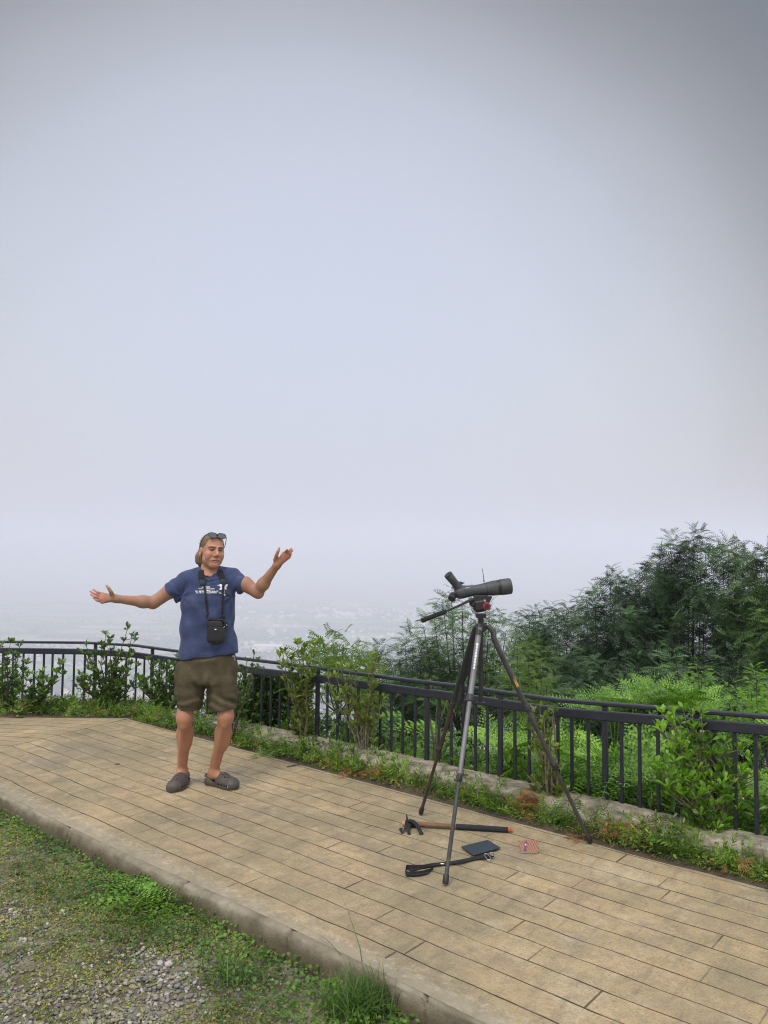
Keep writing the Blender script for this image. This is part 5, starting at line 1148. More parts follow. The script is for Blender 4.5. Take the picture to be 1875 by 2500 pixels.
def body_sdf(p):
    z = p[:, 2]; d = np.full(len(p), 9., np.float32)
    m_ = z > 1.40
    if m_.any():
        q = p[m_]; e_ = head_sdf(q); nk = seg(q, NK[0], NK[1], .058, .066); nk = smin(nk, seg(q, Q(500, 1385, -.0), Q(506, 1412, -.045), .022, .02), .03); nk = smin(nk, ell(q, Q(517, 1381, -.07), (.010, .012, .014)), .01)
        e_ = smin(e_, nk, .018)
        for a_, b_ in ((Q(508, 1405, .03), Q(452, 1420, .03)), (Q(520, 1403, .03), Q(570, 1408, .03))): e_ = smin(e_, seg(q, a_, b_, .05, .048), .03)
        d[m_] = e_
    # torso under the shirt
    m_ = (z > .60) & (z < 1.56)
    if m_.any():
        q = p[m_]; e_ = smin(ell(q, Q(507, 1450, .02), (.165, .088, .20)), ell(q, Q(506, 1560, .02), (.160, .088, .26)), .05); e_ = smin(e_, ell(q, Q(505, 1635, .02), (.165, .085, .12)), .05); d[m_] = smin(d[m_], e_, .03)
    for A_, H_, box in ((RA, RH, -1), (LA, LH, 1)):
        s_, e2, w_ = A_['sh'], A_['el'], A_['wr']; m_ = (p[:, 0] < Q(470, 1400)[0]) if box < 0 else (p[:, 0] > Q(545, 1400)[0]); m_ &= (z > 1.18)
        if not m_.any(): continue
        q = p[m_]; mid = s_+(e2-s_)*.45+np.array([0, 0, .004]); ua = smin(seg(q, s_, mid, .055, .049), seg(q, mid, e2, .049, .040), .03)
        if box < 0: fm = e2+(w_-e2)*.28+np.array([0, 0, -.004])
        else: fm = e2+(w_-e2)*.30
        fa = smin(seg(q, e2, fm, .040, .0405), seg(q, fm, w_, .0405, .0255), .03); ol = seg(q, e2+np.array([.0 if box < 0 else .012, 0, -.022]), e2+(s_-e2)*.3+np.array([0, 0, -.014]), .021, .026)
        e_ = smin(smin(ua, fa, .022), ol, .03); e_ = smin(e_, seg(q, w_, w_+(Q(*H_['palm'][2])-w_)*.3, .0265, .022), .02); e_ = smin(e_, hand_sdf(q, H_), .012)
        d[m_] = smin(d[m_], e_, .03)
    m_ = (z > zy(1640)) & (z < 1.58)
    if m_.any():
        q = p[m_]; full, neck, s1, s2 = shirt_full(q); cov = (s1 < -.03) & (s2 < -.03) & (neck > .018)
        d[m_] = np.where(cov, np.maximum(d[m_], full+.015), d[m_])
    m_ = z < .80
    if m_.any():
        q = p[m_]; L_ = None
        for k, (h_, kn_, cf, an) in enumerate(legsA):
            e_ = seg(q, h_, kn_, .072, .054); e_ = smin(e_, ell(q, kn_+np.array([0, -.014, -.008]), (.047, .050, .058)), .025)
            cb = cf+np.array([0, .022, .0]); e_ = smin(e_, seg(q, kn_, cf, .051, .050), .03); e_ = smin(e_, ell(q, cf+np.array([0, .016, -.01]), (.053, .060, .12)), .025)
            e_ = smin(e_, seg(q, cf, an, .048, .0315), .035); e_ = smin(e_, seg(q, kn_+np.array([0, -.035, -.06]), an+np.array([0, -.018, .06]), .018, .016), .03)
            fd = FOOT[k]; e_ = smin(e_, seg(q, an+np.array([0, 0, -.005]), fd[0]+np.array([0, 0, .038]), .034, .030), .025); e_ = smin(e_, seg(q, an, fd[0]+(fd[1]-fd[0])*.55+np.array([0, 0, .045]), .034, .026), .03)
            e_ = smin(e_, ell(q, an+np.array([.026 if k else -.026, 0, .004]), (.013, .014, .014)), .012); e_ = smin(e_, ell(q, an+np.array([-.026 if k else .026, 0, .010]), (.013, .014, .014)), .012)
            L_ = e_ if L_ is None else np.minimum(L_, e_)
        L_ = np.where(q[:, 2] > zy(1726), np.maximum(L_, shorts_full(q)+.022), L_)
        d[m_] = smin(d[m_], L_, .01)
    return d
def gpt(x, y): return np.array(G(x, y, 0))
# heel and toe of each shoe on the ground
toeL = gpt(417, 1936); heL = gpt(452, 1908); heL = toeL+(heL-toeL)/np.linalg.norm(heL-toeL)*.285
heR = gpt(503, 1914); toeR = gpt(578, 1928); toeR = heR+(toeR-heR)/np.linalg.norm(toeR-heR)*.285
legsA[0][3] = heL+(toeL-heL)*.26+np.array([.0, 0, .095]); legsA[1][3] = heR+(toeR-heR)*.24+np.array([0, 0, .095])
legsA[0][2][1] = legsA[0][3][1]*.35+legsA[0][1][1]*.65+.02; legsA[1][2][1] = legsA[1][3][1]*.35+legsA[1][1][1]*.65+.02
FOOT = [(heL+(toeL-heL)*.13, toeL), (heR+(toeR-heR)*.13, toeR)]
man = empty('person', ((heL[0]+heR[0])/2, YB, 0), 'man in blue t-shirt and olive shorts standing with both arms raised in a shrug', 'person')
x0, x1 = Q(210, 1400)[0], Q(724, 1400)[0]
def fine(a, b, h, segs):
    out = [a]; 
    while out[-1] < b:
        x = out[-1]; hh = h
        for (s0_, s1_, h2) in segs:
            if s0_ <= x <= s1_: hh = min(hh, h2)
        out.append(x+hh)
    return out
hx, hy, hz = HC
xs = fine(x0, x1, .0052, [(hx-.11, hx+.11, .0027), (x0, Q(290, 1400)[0], .0036), (Q(668, 1400)[0], x1, .0036)])
ys = fine(YB-.33, YB+.25, .0052, [(hy-.13, hy+.05, .0028), (YB-.28, YB-.12, .0036)])
zs = fine(.02, hz+.14, .0055, [(hz-.14, hz+.13, .0027), (Q(0, 1475)[2], Q(0, 1425)[2], .0036)])

# eyes
M['eye'] = pm('dark_grey_eye', (.07, .06, .055), .5, (.02, .018, .018), 60, spec=.2)
for sg_ in (-1, 1):
    mb = MB(); c_ = Vector(hw(sg_*.0305, .0755, .0008)); b0 = len(mb.v)
    for i_ in range(9):
        for k_ in range(16):
            th_ = math.pi*(i_+.5)/9; ph_ = 2*math.pi*k_/16; v_ = HR@np.array([.0130*math.sin(th_)*math.cos(ph_), .0105*math.sin(th_)*math.sin(ph_), .0068*math.cos(th_)]); mb.v.append(tuple(c_+Vector(v_)))
    for i_ in range(8):
        for k_ in range(16): a_ = i_*16+k_; b_ = i_*16+(k_+1) % 16; mb.f.append((a_, b_, b_+16, a_+16))
    mb.f.append(tuple(range(16))); mb.f.append(tuple(range(128, 144))[::-1]); mb.build('eye', M['eye'], man)
# --- hair: combed back, gathered low behind the ear
def hair_sdf(p):
    q = hl(p); s_ = np.abs(q[:, 0]); an = np.arctan2(q[:, 0], q[:, 2]+.01)
    str_ = .0010*np.sin(an*34+1.2*np.sin(q[:, 1]*18))+.0007*np.sin(an*61+1.5*np.sin(q[:, 1]*25))
    d = ell(q, (0, -.018, .036), (.081, .102, .089))+str_
    lim = .012+.50*q[:, 2]+.012*np.clip((s_-.05)/.02, -1, 1)*-1
    lim = lim+.022*np.clip((s_-.045)/.02, 0, 1)*np.clip(q[:, 2]/.02, 0, 1); lim = np.where(q[:, 2] < .01, np.minimum(lim, .012+.2*q[:, 2]), lim); d = smax(d, q[:, 1]-lim, .006); d = smax(d, -.045-q[:, 2]-(q[:, 1] < -.02)*.05, .01)
    # keep the ear free
    d = smax(d, -ell(np.stack([s_, q[:, 1], q[:, 2]], 1), (.085, -.004, -.014), (.022, .020, .034)), .006)
    sw = .0016*np.sin(q[:, 0]*230+q[:, 2]*25)+.0010*np.sin(q[:, 0]*410+q[:, 2]*40)
    lock = ell(q, (-.040, -.066, -.056), (.054, .040, .068))+sw; lock = smax(lock, -.108-.25*(q[:, 0]+.034)-q[:, 2], .012); tail = seg(p, hw(-.060, -.06, -.10), hw(-.055, -.075, -.122), .012, .002)
    return smin(smin(d, lock, .012), tail, .01)
a_ = .0026; HV, HF = surface(hair_sdf, np.arange(hx-.13, hx+.13, a_), np.arange(hy-.12, hy+.16, a_), np.arange(hz-.16, hz+.15, a_))
hm = pm('dirty_blond_hair', (.21, .14, .072), .5, (.105, .066, .034), 70, .2, 300, stretch=(2.2, .6, .35)); mesh_obj('hair', HV, [HF], hm, man)

# --- t-shirt
zy = lambda y: Q(507, y)[2]
yk = [1380, 1392, 1400, 1410, 1425, 1445, 1465, 1495, 1530, 1570, 1600, 1625]
lf = [490, 478, 466, 454, 444, 442, 442, 442, 440.5, 436.5, 431, 429]; rt = [530, 543, 556, 566, 573, 573.5, 571.5, 570.5, 571, 575, 579, 581]
tz = np.array([zy(y) for y in yk])[::-1]; tl = np.array([Q(x, y)[0] for x, y in zip(lf, yk)])[::-1]; tr_ = np.array([Q(x, y)[0] for x, y in zip(rt, yk)])[::-1]
dep = np.array([.05, .065, .075, .088, .10, .112, .118, .116, .114, .118, .120, .122])[::-1]; yc = np.array([.03, .03, .03, .028, .026, .02, .018, .016, .014, .010, .008, .008])[::-1]+YB
def fold(p, k, a, s):
    k = np.asarray(k, np.float32); ph = p@k; return a*np.sin(ph+1.7*np.sin((p@np.array([k[1], -k[0]+k[2]*.3, k[0]*.5], np.float32))*.33+s)+s)
def shirt_full(p):
    z = p[:, 2]; l_, r_ = np.interp(z, tz, tl), np.interp(z, tz, tr_); cx_, w_ = (l_+r_)/2, (r_-l_)/2; dp_ = np.interp(z, tz, dep); cy_ = np.interp(z, tz, yc)
    qx, qy = np.abs(p[:, 0]-cx_)/w_, np.abs(p[:, 1]-cy_)/dp_; rr_ = (qx**2.4+qy**2.4)**(1/2.4); d = (rr_-1)*np.minimum(w_, dp_)*.92
    d = smax(d, z-zy(1391), .02)
    for a_, b_, r0, r1 in ((Q(497, 1398, .03), Q(452, 1414, .03), .050, .055), (Q(530, 1397, .03), Q(568, 1403, .03), .048, .052)): d = smin(d, seg(p, a_, b_, r0, r1), .035)
    # sleeves
    slv = []
    for a_, m_, b_, r0, r1, r2, c_, nrm_ in ((Q(456, 1420, .02), Q(430, 1438, .01), Q(408, 1456, -.0), .066, .068, .072, Q(416, 1450), np.array([-.79, -.1, -.60])), (Q(562, 1412, .02), Q(584, 1424, .01), Q(606, 1440, 0), .062, .058, .058, Q(595.5, 1434.5), np.array([.86, -.1, -.50]))):
        sl_ = smin(seg(p, a_, m_, r0, r1), seg(p, m_, b_, r1, r2), .02); n2_ = nrm_/np.linalg.norm(nrm_); ax_ = (p-c_.astype(np.float32))@n2_.astype(np.float32)
        rim = .0022*np.exp(-((ax_+.022)/.004)**2)*-1; sl_ = sl_+rim+.0025*np.sin(ax_*95+3*np.sin(p[:, 1]*22)); sl_ = smax(sl_, ax_, .002); sl_ = smax(sl_, -(ax_+.30), .01); slv.append((sl_, ax_))
    for sl_, ax_ in slv: d = smin(d, sl_, .028)
    # cloth folds
    ch = np.clip((z-zy(1600))/.3, 0, 1); lowf = np.clip((zy(1500)-z)/.25, 0, 1); side = np.clip(np.abs(p[:, 0]-Q(507, 1500)[0])/.17, 0, 1)
    d = d+fold(p, (30, 8, -26), .0034, 0)*side*(1-side*.5)+fold(p, (-34, 6, -22), .0030, 1.3)*side*(1-side*.5)+fold(p, (52, 12, 9), .0036, .4)*lowf*side+fold(p, (38, 5, -6), .0042, 2.2)*lowf+fold(p, (22, 5, -34), .0022, 3.1)
    up_ = np.exp(-((z-zy(1416))/.035)**2)*np.exp(-((p[:, 0]-Q(515, 1416)[0])/.07)**2); d = d+.0035*np.sin((z-.25*np.abs(p[:, 0]-Q(515, 1416)[0]))*230)*up_
    for ax0, sg_ in ((Q(448, 1455)[0], 1), (Q(569, 1450)[0], -1)):       # creases running from each armpit
        rx, rz = (p[:, 0]-ax0)*sg_, z-zy(1455); an = np.arctan2(rz, rx); rr2 = np.hypot(rx, rz); d = d+.0035*np.sin(an*6+1)*np.exp(-(rr2/.11)**2)*np.clip(rr2/.03, 0, 1)
    neck = seg(p, Q(514, 1391, .012), Q(515, 1368, .005), .052, .068); neck = smin(neck, ell(p, Q(514, 1390, -.030), (.054, .052, .036)), .01)
    return d, neck, slv[0][1], slv[1][1]
def shirt_sdf(p):
    d, neck, s1, s2 = shirt_full(p); z = p[:, 2]; inner = d+.010
    hem = (zy(1610)-.012*0)+(p[:, 0]-Q(430, 1610)[0])*((zy(1594)-zy(1612))/(Q(580, 1594)[0]-Q(430, 1610)[0]))+.005*np.sin(p[:, 0]*38+1)
    hr_ = -.0018*np.exp(-((z-hem-.022)/.003)**2); nr = .0022*np.exp(-(((neck-.020))/.003)**2)
    d = smax(d-hr_*-1, hem-z, .003)+nr; d = smax(d, -neck, .004)
    near_open = (z < hem+.12) | (neck < .05) | (s1 > -.05)*(p[:, 0] < Q(430, 1440)[0]) | (s2 > -.05)*(p[:, 0] > Q(585, 1430)[0])
    return np.where(near_open, smax(d, -inner, .001), d)
a_ = .0042; SV, SF = surface(shirt_sdf, np.arange(Q(392, 1400)[0], Q(616, 1400)[0], a_), np.arange(YB-.16, YB+.19, a_), np.arange(zy(1625), zy(1378), a_))
SV = relax(SV, SF, 1, .4)
shm, t, b = newmat('faded_blue_cotton'); b.inputs['Roughness'].default_value = .92; b.inputs['Specular IOR Level'].default_value = .15; b.inputs['Sheen Weight'].default_value = .15
co = N(t, 'ShaderNodeTexCoord').outputs['Object']
t.links.new(ramp_(noise_(co, 9, 7, .65), [(.32, (.032, .045, .108)), (.52, (.048, .065, .146)), (.70, (.080, .100, .186))]), b.inputs['Base Color'])
bp = N(t, 'ShaderNodeBump'); bp.inputs['Distance'].default_value = .004; bp.inputs['Strength'].default_value = .6; hh_ = math_('ADD', noise_(co, 22, 6, .6, (1.3, 1, .7)), math_('MULTIPLY', noise_(co, 420, 2), .12)); t.links.new(hh_, bp.inputs['Height']); t.links.new(bp.outputs[0], b.inputs['Normal'])
shirt = mesh_obj('t_shirt', SV, [SF], shm, man)

# --- shorts
yk2 = [1590, 1605, 1625, 1645, 1665, 1690]
l2 = [436, 434, 431, 428, 425, 424]; r2_ = [573, 575, 577, 579, 580, 581]
tz2 = np.array([zy(y) for y in yk2])[::-1]; tl2 = np.array([Q(x, y)[0] for x, y in zip(l2, yk2)])[::-1]; tr2 = np.array([Q(x, y)[0] for x, y in zip(r2_, yk2)])[::-1]
def shorts_sdf(p):
    d = shorts_full(p, True); z = p[:, 2]; hem = zy(1612)+(p[:, 0]-Q(430, 1610)[0])*((zy(1594)-zy(1612))/(Q(580, 1594)[0]-Q(430, 1610)[0])); full = shirt_full(p)[0]
    return smax(np.where(z > hem-.02, np.maximum(d, full+.012*np.clip((z-hem+.02)/.02, 0, 1)), d), z-zy(1592), .003)
def shorts_full(p, hollow=False):
    z = p[:, 2]; l_, r_ = np.interp(z, tz2, tl2), np.interp(z, tz2, tr2); cx_, w_ = (l_+r_)/2, (r_-l_)/2
    qx, qy = np.abs(p[:, 0]-cx_)/w_, np.abs(p[:, 1]-(YB+.015))/.125; pel = ((qx**2.6+qy**2.6)**(1/2.6)-1)*.118; pel = smax(pel, zy(1672)-z, .05)
    d = pel
    for k, (a_, b_, ra, rb, hem_) in enumerate(((Q(469, 1660, .015), Q(460, 1742, .0), .116, .081, zy(1732)), (Q(540, 1660, .015), Q(548, 1742, -.01), .113, .091, zy(1727)))):
        q = p.copy(); q[:, 1] = (q[:, 1]-YB)*1.0+YB
        e_ = seg(q, a_, b_, ra, rb); hem2 = hem_+(.12*(p[:, 0]-b_[0]) if k else .0)+(.05*(p[:, 1]-YB))
        e_ = e_+.0065*np.sin(z*88+4*np.sin(p[:, 0]*17+k)+3*p[:, 1]*20)*np.exp(-((z-hem_-.05)/.06)**2)+fold(p, (26, 10, 17), .0052, k*2.)+.0015*np.exp(-((z-hem2-.03)/.003)**2)
        if k == 0: e_ = e_-.010*np.exp(-((z-zy(1690))/.05)**2)*np.clip((Q(450, 1690)[0]-p[:, 0])/.03, 0, 1)       # cargo pocket
        if hollow: inner = e_+.014; e_ = np.maximum(e_, hem2-z); e_ = np.where(z < hem_+.09, np.maximum(e_, -inner), e_)
        # the gap between the legs
        d = smin(d, e_, .022 if k == 0 else .016)
    cr = np.exp(-((z-zy(1655))/.05)**2)*np.exp(-((p[:, 0]-Q(510, 1650)[0])/.09)**2); an = np.arctan2(z-zy(1685), p[:, 0]-Q(505, 1685)[0]); d = d+.0065*np.sin(an*8)*cr+fold(p, (14, 6, 40), .0035, .7)
    d = d+.0022*np.exp(-((p[:, 0]-Q(511, 1630)[0]-(z-zy(1630))*.05)/.0025)**2)*(z > zy(1672))*(p[:, 1] < YB)
    return d
SV2, SF2 = surface(shorts_sdf, np.arange(Q(412, 1600)[0], Q(594, 1600)[0], .0044), np.arange(YB-.16, YB+.19, .0044), np.arange(zy(1742), zy(1588), .0044))
SV2 = relax(SV2, SF2, 1, .4)
som, t, b = newmat('olive_brown_shorts'); b.inputs['Roughness'].default_value = .88; b.inputs['Specular IOR Level'].default_value = .2; co = N(t, 'ShaderNodeTexCoord').outputs['Object']
t.links.new(ramp_(noise_(co, 12, 7, .65), [(.34, (.058, .050, .030)), (.52, (.082, .070, .043)), (.70, (.112, .094, .060))]), b.inputs['Base Color'])
bp = N(t, 'ShaderNodeBump'); bp.inputs['Distance'].default_value = .006; bp.inputs['Strength'].default_value = .65; hh_ = math_('ADD', noise_(co, 19, 6, .6, (1, 1, 1.5)), math_('MULTIPLY', noise_(co, 380, 2), .10)); t.links.new(hh_, bp.inputs['Height']); t.links.new(bp.outputs[0], b.inputs['Normal'])
shorts = mesh_obj('shorts', SV2, [SF2], som, man)
BV, BF = surface(body_sdf, xs, ys, zs); BV = relax(BV, BF, 1, .35)
# skin tones (freckling, lips, brows, stubble belong to the man; eye-socket shade is painted in)
q = hl(BV.astype(np.float32)); s_ = np.abs(q[:, 0]); n_ = len(BV); inhead = (BV[:, 2] > hz-.16) & (np.linalg.norm(q, axis=1) < .2)
skin = np.array([.50, .262, .175]); C = np.repeat(skin[None], n_, 0)
leg = BV[:, 2] < .62; C[leg] = [.38, .19, .118]
arm = (np.abs(BV[:, 0]-Q(507, 1400)[0]) > .2) & (BV[:, 2] > 1.1); C[arm] = [.33, .192, .130]
palm = arm & ((BV[:, 0] < Q(280, 1460)[0]) | (BV[:, 2] > Q(0, 1372)[2])); C[palm] = [.43, .205, .145]
def blend(w, col): global C; w = np.clip(w, 0, 1)[:, None]*inhead[:, None]; C = C*(1-w)+np.array(col)*w
g_ = lambda c, r_: np.exp(-((m3-np.array(c))**2/np.array(r_)**2).sum(1))
m3 = np.stack([s_, q[:, 1], q[:, 2]], 1)
blend(inhead*1.0, (.43, .235, .165)); blend(g_((.045, .07, -.035), (.022, .05, .02))*.55, (.52, .19, .13)); blend(g_((0, .11, -.036), (.016, .03, .014))*.5, (.52, .19, .13)); blend(g_((0, .06, .07), (.05, .06, .03))*.35, (.55, .22, .15))
ear_ = (s_ > .074)*1.0; blend(ear_*.5, (.52, .19, .13))
bw = np.exp(-((q[:, 2]-(.0150+.16*np.clip(s_-.010, 0, .026)-.25*np.clip(s_-.036, 0, 1)))/.0064)**2)*((s_ > .010) & (s_ < .050) & (q[:, 1] > .05)); blend(np.clip(bw*1.6, 0, 1)*.95, (.10, .045, .025))
bd = np.clip((-.062-q[:, 2]-.35*np.clip(.03-s_, 0, 1))/.02, 0, 1)*(q[:, 1] > -.005)*np.clip((q[:, 2]+.150)/.02, 0, 1); bd = np.maximum(bd*np.clip((s_-.012)/.02+np.clip((-.085-q[:, 2])/.015, 0, 1), 0, 1), 0)
mus = np.exp(-((q[:, 2]+.0575+.15*s_)/.0055)**2)*(s_ < .032)*(q[:, 1] > .06); blend(bd*.30, (.27, .13, .07))
mu = q[:, 2]-(-.0725+.05*np.minimum(s_, .020)+.42*np.clip(s_-.018, 0, 1)); lip = np.exp(-((mu)/.0055)**2)*(s_ < .027)*(q[:, 1] > .07); blend(lip*.55, (.42, .13, .10)); blend(np.exp(-(mu/.0020)**2)*(s_ < .031)*(q[:, 1] > .055)*.8, (.10, .03, .024))
eyb = (((s_-.030)/.0135)**2+((q[:, 2]-.0)/.0052)**2 < 1)*(q[:, 1] > .070); blend(np.exp(-((s_-.030)/.017)**2-((q[:, 2]-.001)/.0085)**2)*(q[:, 1] > .06)*.6, (.20, .075, .05)); blend(eyb*1.0, (.12, .05, .035)); iris = (((s_-np.where(q[:, 0] > 0, .028, .031))/.0055)**2+((q[:, 2]-.000)/.0055)**2 < 1)*eyb; blend(iris*.5, (.05, .03, .02))  # soft patch round each eye is socket shade put into the skin colour
lid = np.exp(-((q[:, 2]-.0062)/.0024)**2)*(s_ > .015)*(s_ < .046)*(q[:, 1] > .055); blend(lid*.5, (.12, .05, .035)); lid2 = np.exp(-((q[:, 2]+.0075)/.0024)**2)*(s_ > .017)*(s_ < .044)*(q[:, 1] > .055); blend(lid2*.6, (.16, .06, .045))
C *= (1+.06*(np.random.default_rng(1).random((n_, 1))-.5))
sk, t, b = newmat('skin'); vc = N(t, 'ShaderNodeVertexColor'); vc.layer_name = 'Col'; b.inputs['Roughness'].default_value = .52; b.inputs['Specular IOR Level'].default_value = .35
co = N(t, 'ShaderNodeTexCoord').outputs['Object']
t.links.new(mix_(ramp_(noise_(co, 14, 5, .6), [(.4, (0,)*3), (.65, (.30,)*3)]), vc.outputs[0], (.42, .17, .11)), b.inputs['Base Color'])
b.inputs['Subsurface Weight'].default_value = .12; b.inputs['Subsurface Radius'].default_value = (.02, .008, .004); b.inputs['Subsurface Scale'].default_value = .5
bp = N(t, 'ShaderNodeBump'); bp.inputs['Distance'].default_value = .0015; bp.inputs['Strength'].default_value = .4; t.links.new(noise_(co, 160, 4), bp.inputs['Height']); t.links.new(bp.outputs[0], b.inputs['Normal'])
body = mesh_obj('body', BV, [BF], sk, man, True, cols=C)
# key ring at the right hip
mb = MB(); mb.tube([Q(571, 1600, -.07), Q(573, 1606, -.09), Q(573.5, 1612, -.09)], .0022, 6); mb.tube([Q(567, 1600, -.08), Q(568, 1604, -.095), Q(571, 1601, -.08)], .0022, 6); mb.build('key_clip', M['chrome'], shorts)

# --- clogs
clm = pm('taupe_clog_foam', (.078, .066, .060), .6, (.052, .044, .041), 18, .15, 200)
def clog(name, heel, toe, side, label):
    ax_ = (toe-heel); L_ = np.linalg.norm(ax_); ax_ = (ax_/L_).astype(np.float32); wx_ = np.array([-ax_[1], ax_[0], 0], np.float32); Rm = np.stack([ax_, wx_, np.array([0, 0, 1], np.float32)], 1)
    h0 = heel.astype(np.float32)
    bend_ = lambda x: side*.012*np.sin(np.clip(x/.285, 0, 1)*math.pi)      # curved foot plan
    def f(p):
        q = (p-h0)@Rm; x, y, z = q[:, 0], q[:, 1]-bend_(q[:, 0]), q[:, 2]; q = np.stack([x, y, z], 1)
        wd = np.interp(x, [-.02, .0, .03, .08, .13, .19, .23, .26, .285, .30], [.0, .022, .040, .043, .048, .060, .061, .050, .022, .0])
        sole = np.maximum((np.abs(y)-wd)*.8, np.abs(z-.014)-.014); sole = smax(sole, ell(q, (.143, 0, .02), (.146, .075, .09)), .01)
        up_ = smin(ell(q, (.200, 0, .028), (.086, .060, .050)), ell(q, (.145, 0, .042), (.062, .052, .062)), .035); up_ = smin(up_, ell(q, (.235, 0, .030), (.052, .053, .042)), .02)
        heelc = ell(q, (.048, 0, .026), (.054, .045, .038)); d = smin(up_, heelc, .03); d = smin(d, sole, .006)
        cav = smin(ell(q, (.060, 0, .075), (.058, .032, .058)), ell(q, (.10, 0, .052), (.080, .037, .034)), .02); d = smax(d, -cav, .005)
        d = smax(d, (z-.062)-np.clip((x-.095)/.02, 0, 1)*.05, .004) if False else d
        for (hx_, hy_) in ((.165, -.022), (.160, 0), (.165, .022), (.187, -.030), (.183, -.010), (.183, .010), (.187, .030), (.207, -.020), (.205, .0), (.207, .020), (.225, -.011), (.225, .011)):
            d = smax(d, -np.maximum(np.hypot(x-hx_, y-hy_)-.0062, .040-z), .0015)
        for sg in (-1, 1):
            for hx_, hz_ in ((.150, .030), (.180, .028), (.207, .027), (.233, .027)): d = smax(d, -np.maximum(np.hypot((x-hx_)*.7, z-hz_)-.0065, .030-y*sg), .0015)
        # rim tread line
        d = d+.0010*np.exp(-((z-.024)/.0016)**2)
        st = np.minimum(np.minimum(seg(q, (.115, .040, .058), (.06, .041, .060), .0065, .006), seg(q, (.06, .041, .060), (.012, .026, .066), .006, .0065)), np.minimum(seg(q, (.115, -.040, .058), (.06, -.041, .060), .0065, .006), seg(q, (.06, -.041, .060), (.012, -.026, .066), .006, .0065)))
        st = np.minimum(st, np.minimum(seg(q, (.012, .026, .066), (-.004, 0, .070), .0065, .007), seg(q, (.012, -.026, .066), (-.004, 0, .070), .0065, .007)))
        st = np.minimum(st, np.minimum(ell(q, (.117, .0445, .052), (.011, .0045, .011)), ell(q, (.117, -.0445, .052), (.011, .0045, .011))))
        return smax(np.minimum(d, st), -(z-.001), .002)
    lo_ = np.minimum(heel, toe)-.075; hi_ = np.maximum(heel, toe)+.075
    v_, f_ = surface(f, np.arange(lo_[0], hi_[0], .0027), np.arange(lo_[1], hi_[1], .0027), np.arange(-.006, .115, .0027)); v_[:, 2] = np.maximum(v_[:, 2], .0008)
    o = mesh_obj(name, v_, [f_], clm, man); tag(o, label); return o
c1 = clog('clog', heL, toeL, 1, 'taupe clog pointing towards the viewer'); c2 = clog('clog', heR, toeR, 1, 'taupe clog turned outwards to the right')
mb = MB(); q_ = heR+(toeR-heR)*.74; mb.box(tuple(q_+np.array([0.01, -.056, .030])), (.020, .004, .016), None, .002); mb.build('white_charm', M['white'], c2)

# --- sunglasses pushed up on the head
sg = empty('sunglasses', hw(0, .06, .10), 'black sunglasses pushed up on top of the man\'s head', 'sunglasses')
M['lens'] = pm('dark_lens', (.03, .035, .05), .12, (.02, .025, .04), 8, spec=.8, coat=1)
fr_o = MB(); lens_c = []
uL = (HR@np.array([0, -.45, .9])); uL /= np.linalg.norm(uL); nL = np.cross(hs, uL); nL = nL if nL@hf > 0 else -nL
c0 = hw(0, .085, .1000); lens_pts = []
for sgn in (-1, 1):
    cc = c0+hs*sgn*.0335-hf*.007; pts = []
    for k in range(28):
        a_ = 2*math.pi*k/28; rx = .0300*np.sign(math.cos(a_))*abs(math.cos(a_))**.72; rz = .0215*np.sign(math.sin(a_))*abs(math.sin(a_))**.78*(1.0 if math.sin(a_) > 0 else .95); rx *= (1+.10*math.sin(a_)) 
        pts.append(cc+hs*rx+uL*rz-hf*(.10*(abs(rx+sgn*.03)**1.5)))
    fr_o.tube([tuple(q) for q in pts+pts[:2]], .0026, 7, cap=False)
    lm = MB(); lm.add([tuple(q-nL*.001) for q in pts]+[tuple(q+nL*.0012) for q in pts], [tuple(range(28)), tuple(range(28, 56))[::-1]]+[(k, k+28, (k+1) % 28+28, (k+1) % 28) for k in range(28)]); lm.build('lens', M['lens'], sg)
    out = cc+hs*sgn*.030+uL*.012; hinge = hw(sgn*.0785, .045, .088); end = hw(sgn*.0855, -.012, .018); tipe = hw(sgn*.084, -.035, -.010)
    tm = MB(); tm.tube([tuple(out), tuple(hinge), tuple(hw(sgn*.0865, .015, .052)), tuple(end), tuple(tipe)], [.0030, .0028, .0024, .0024, .0028], 7); tm.build('temple', M['black'], sg)
fr_o.tube([tuple(c0-hs*.008+uL*.007), tuple(c0+uL*.010+hf*.002), tuple(c0+hs*.008+uL*.007)], .0028, 7); fr_o.build('frame', M['black'], sg)

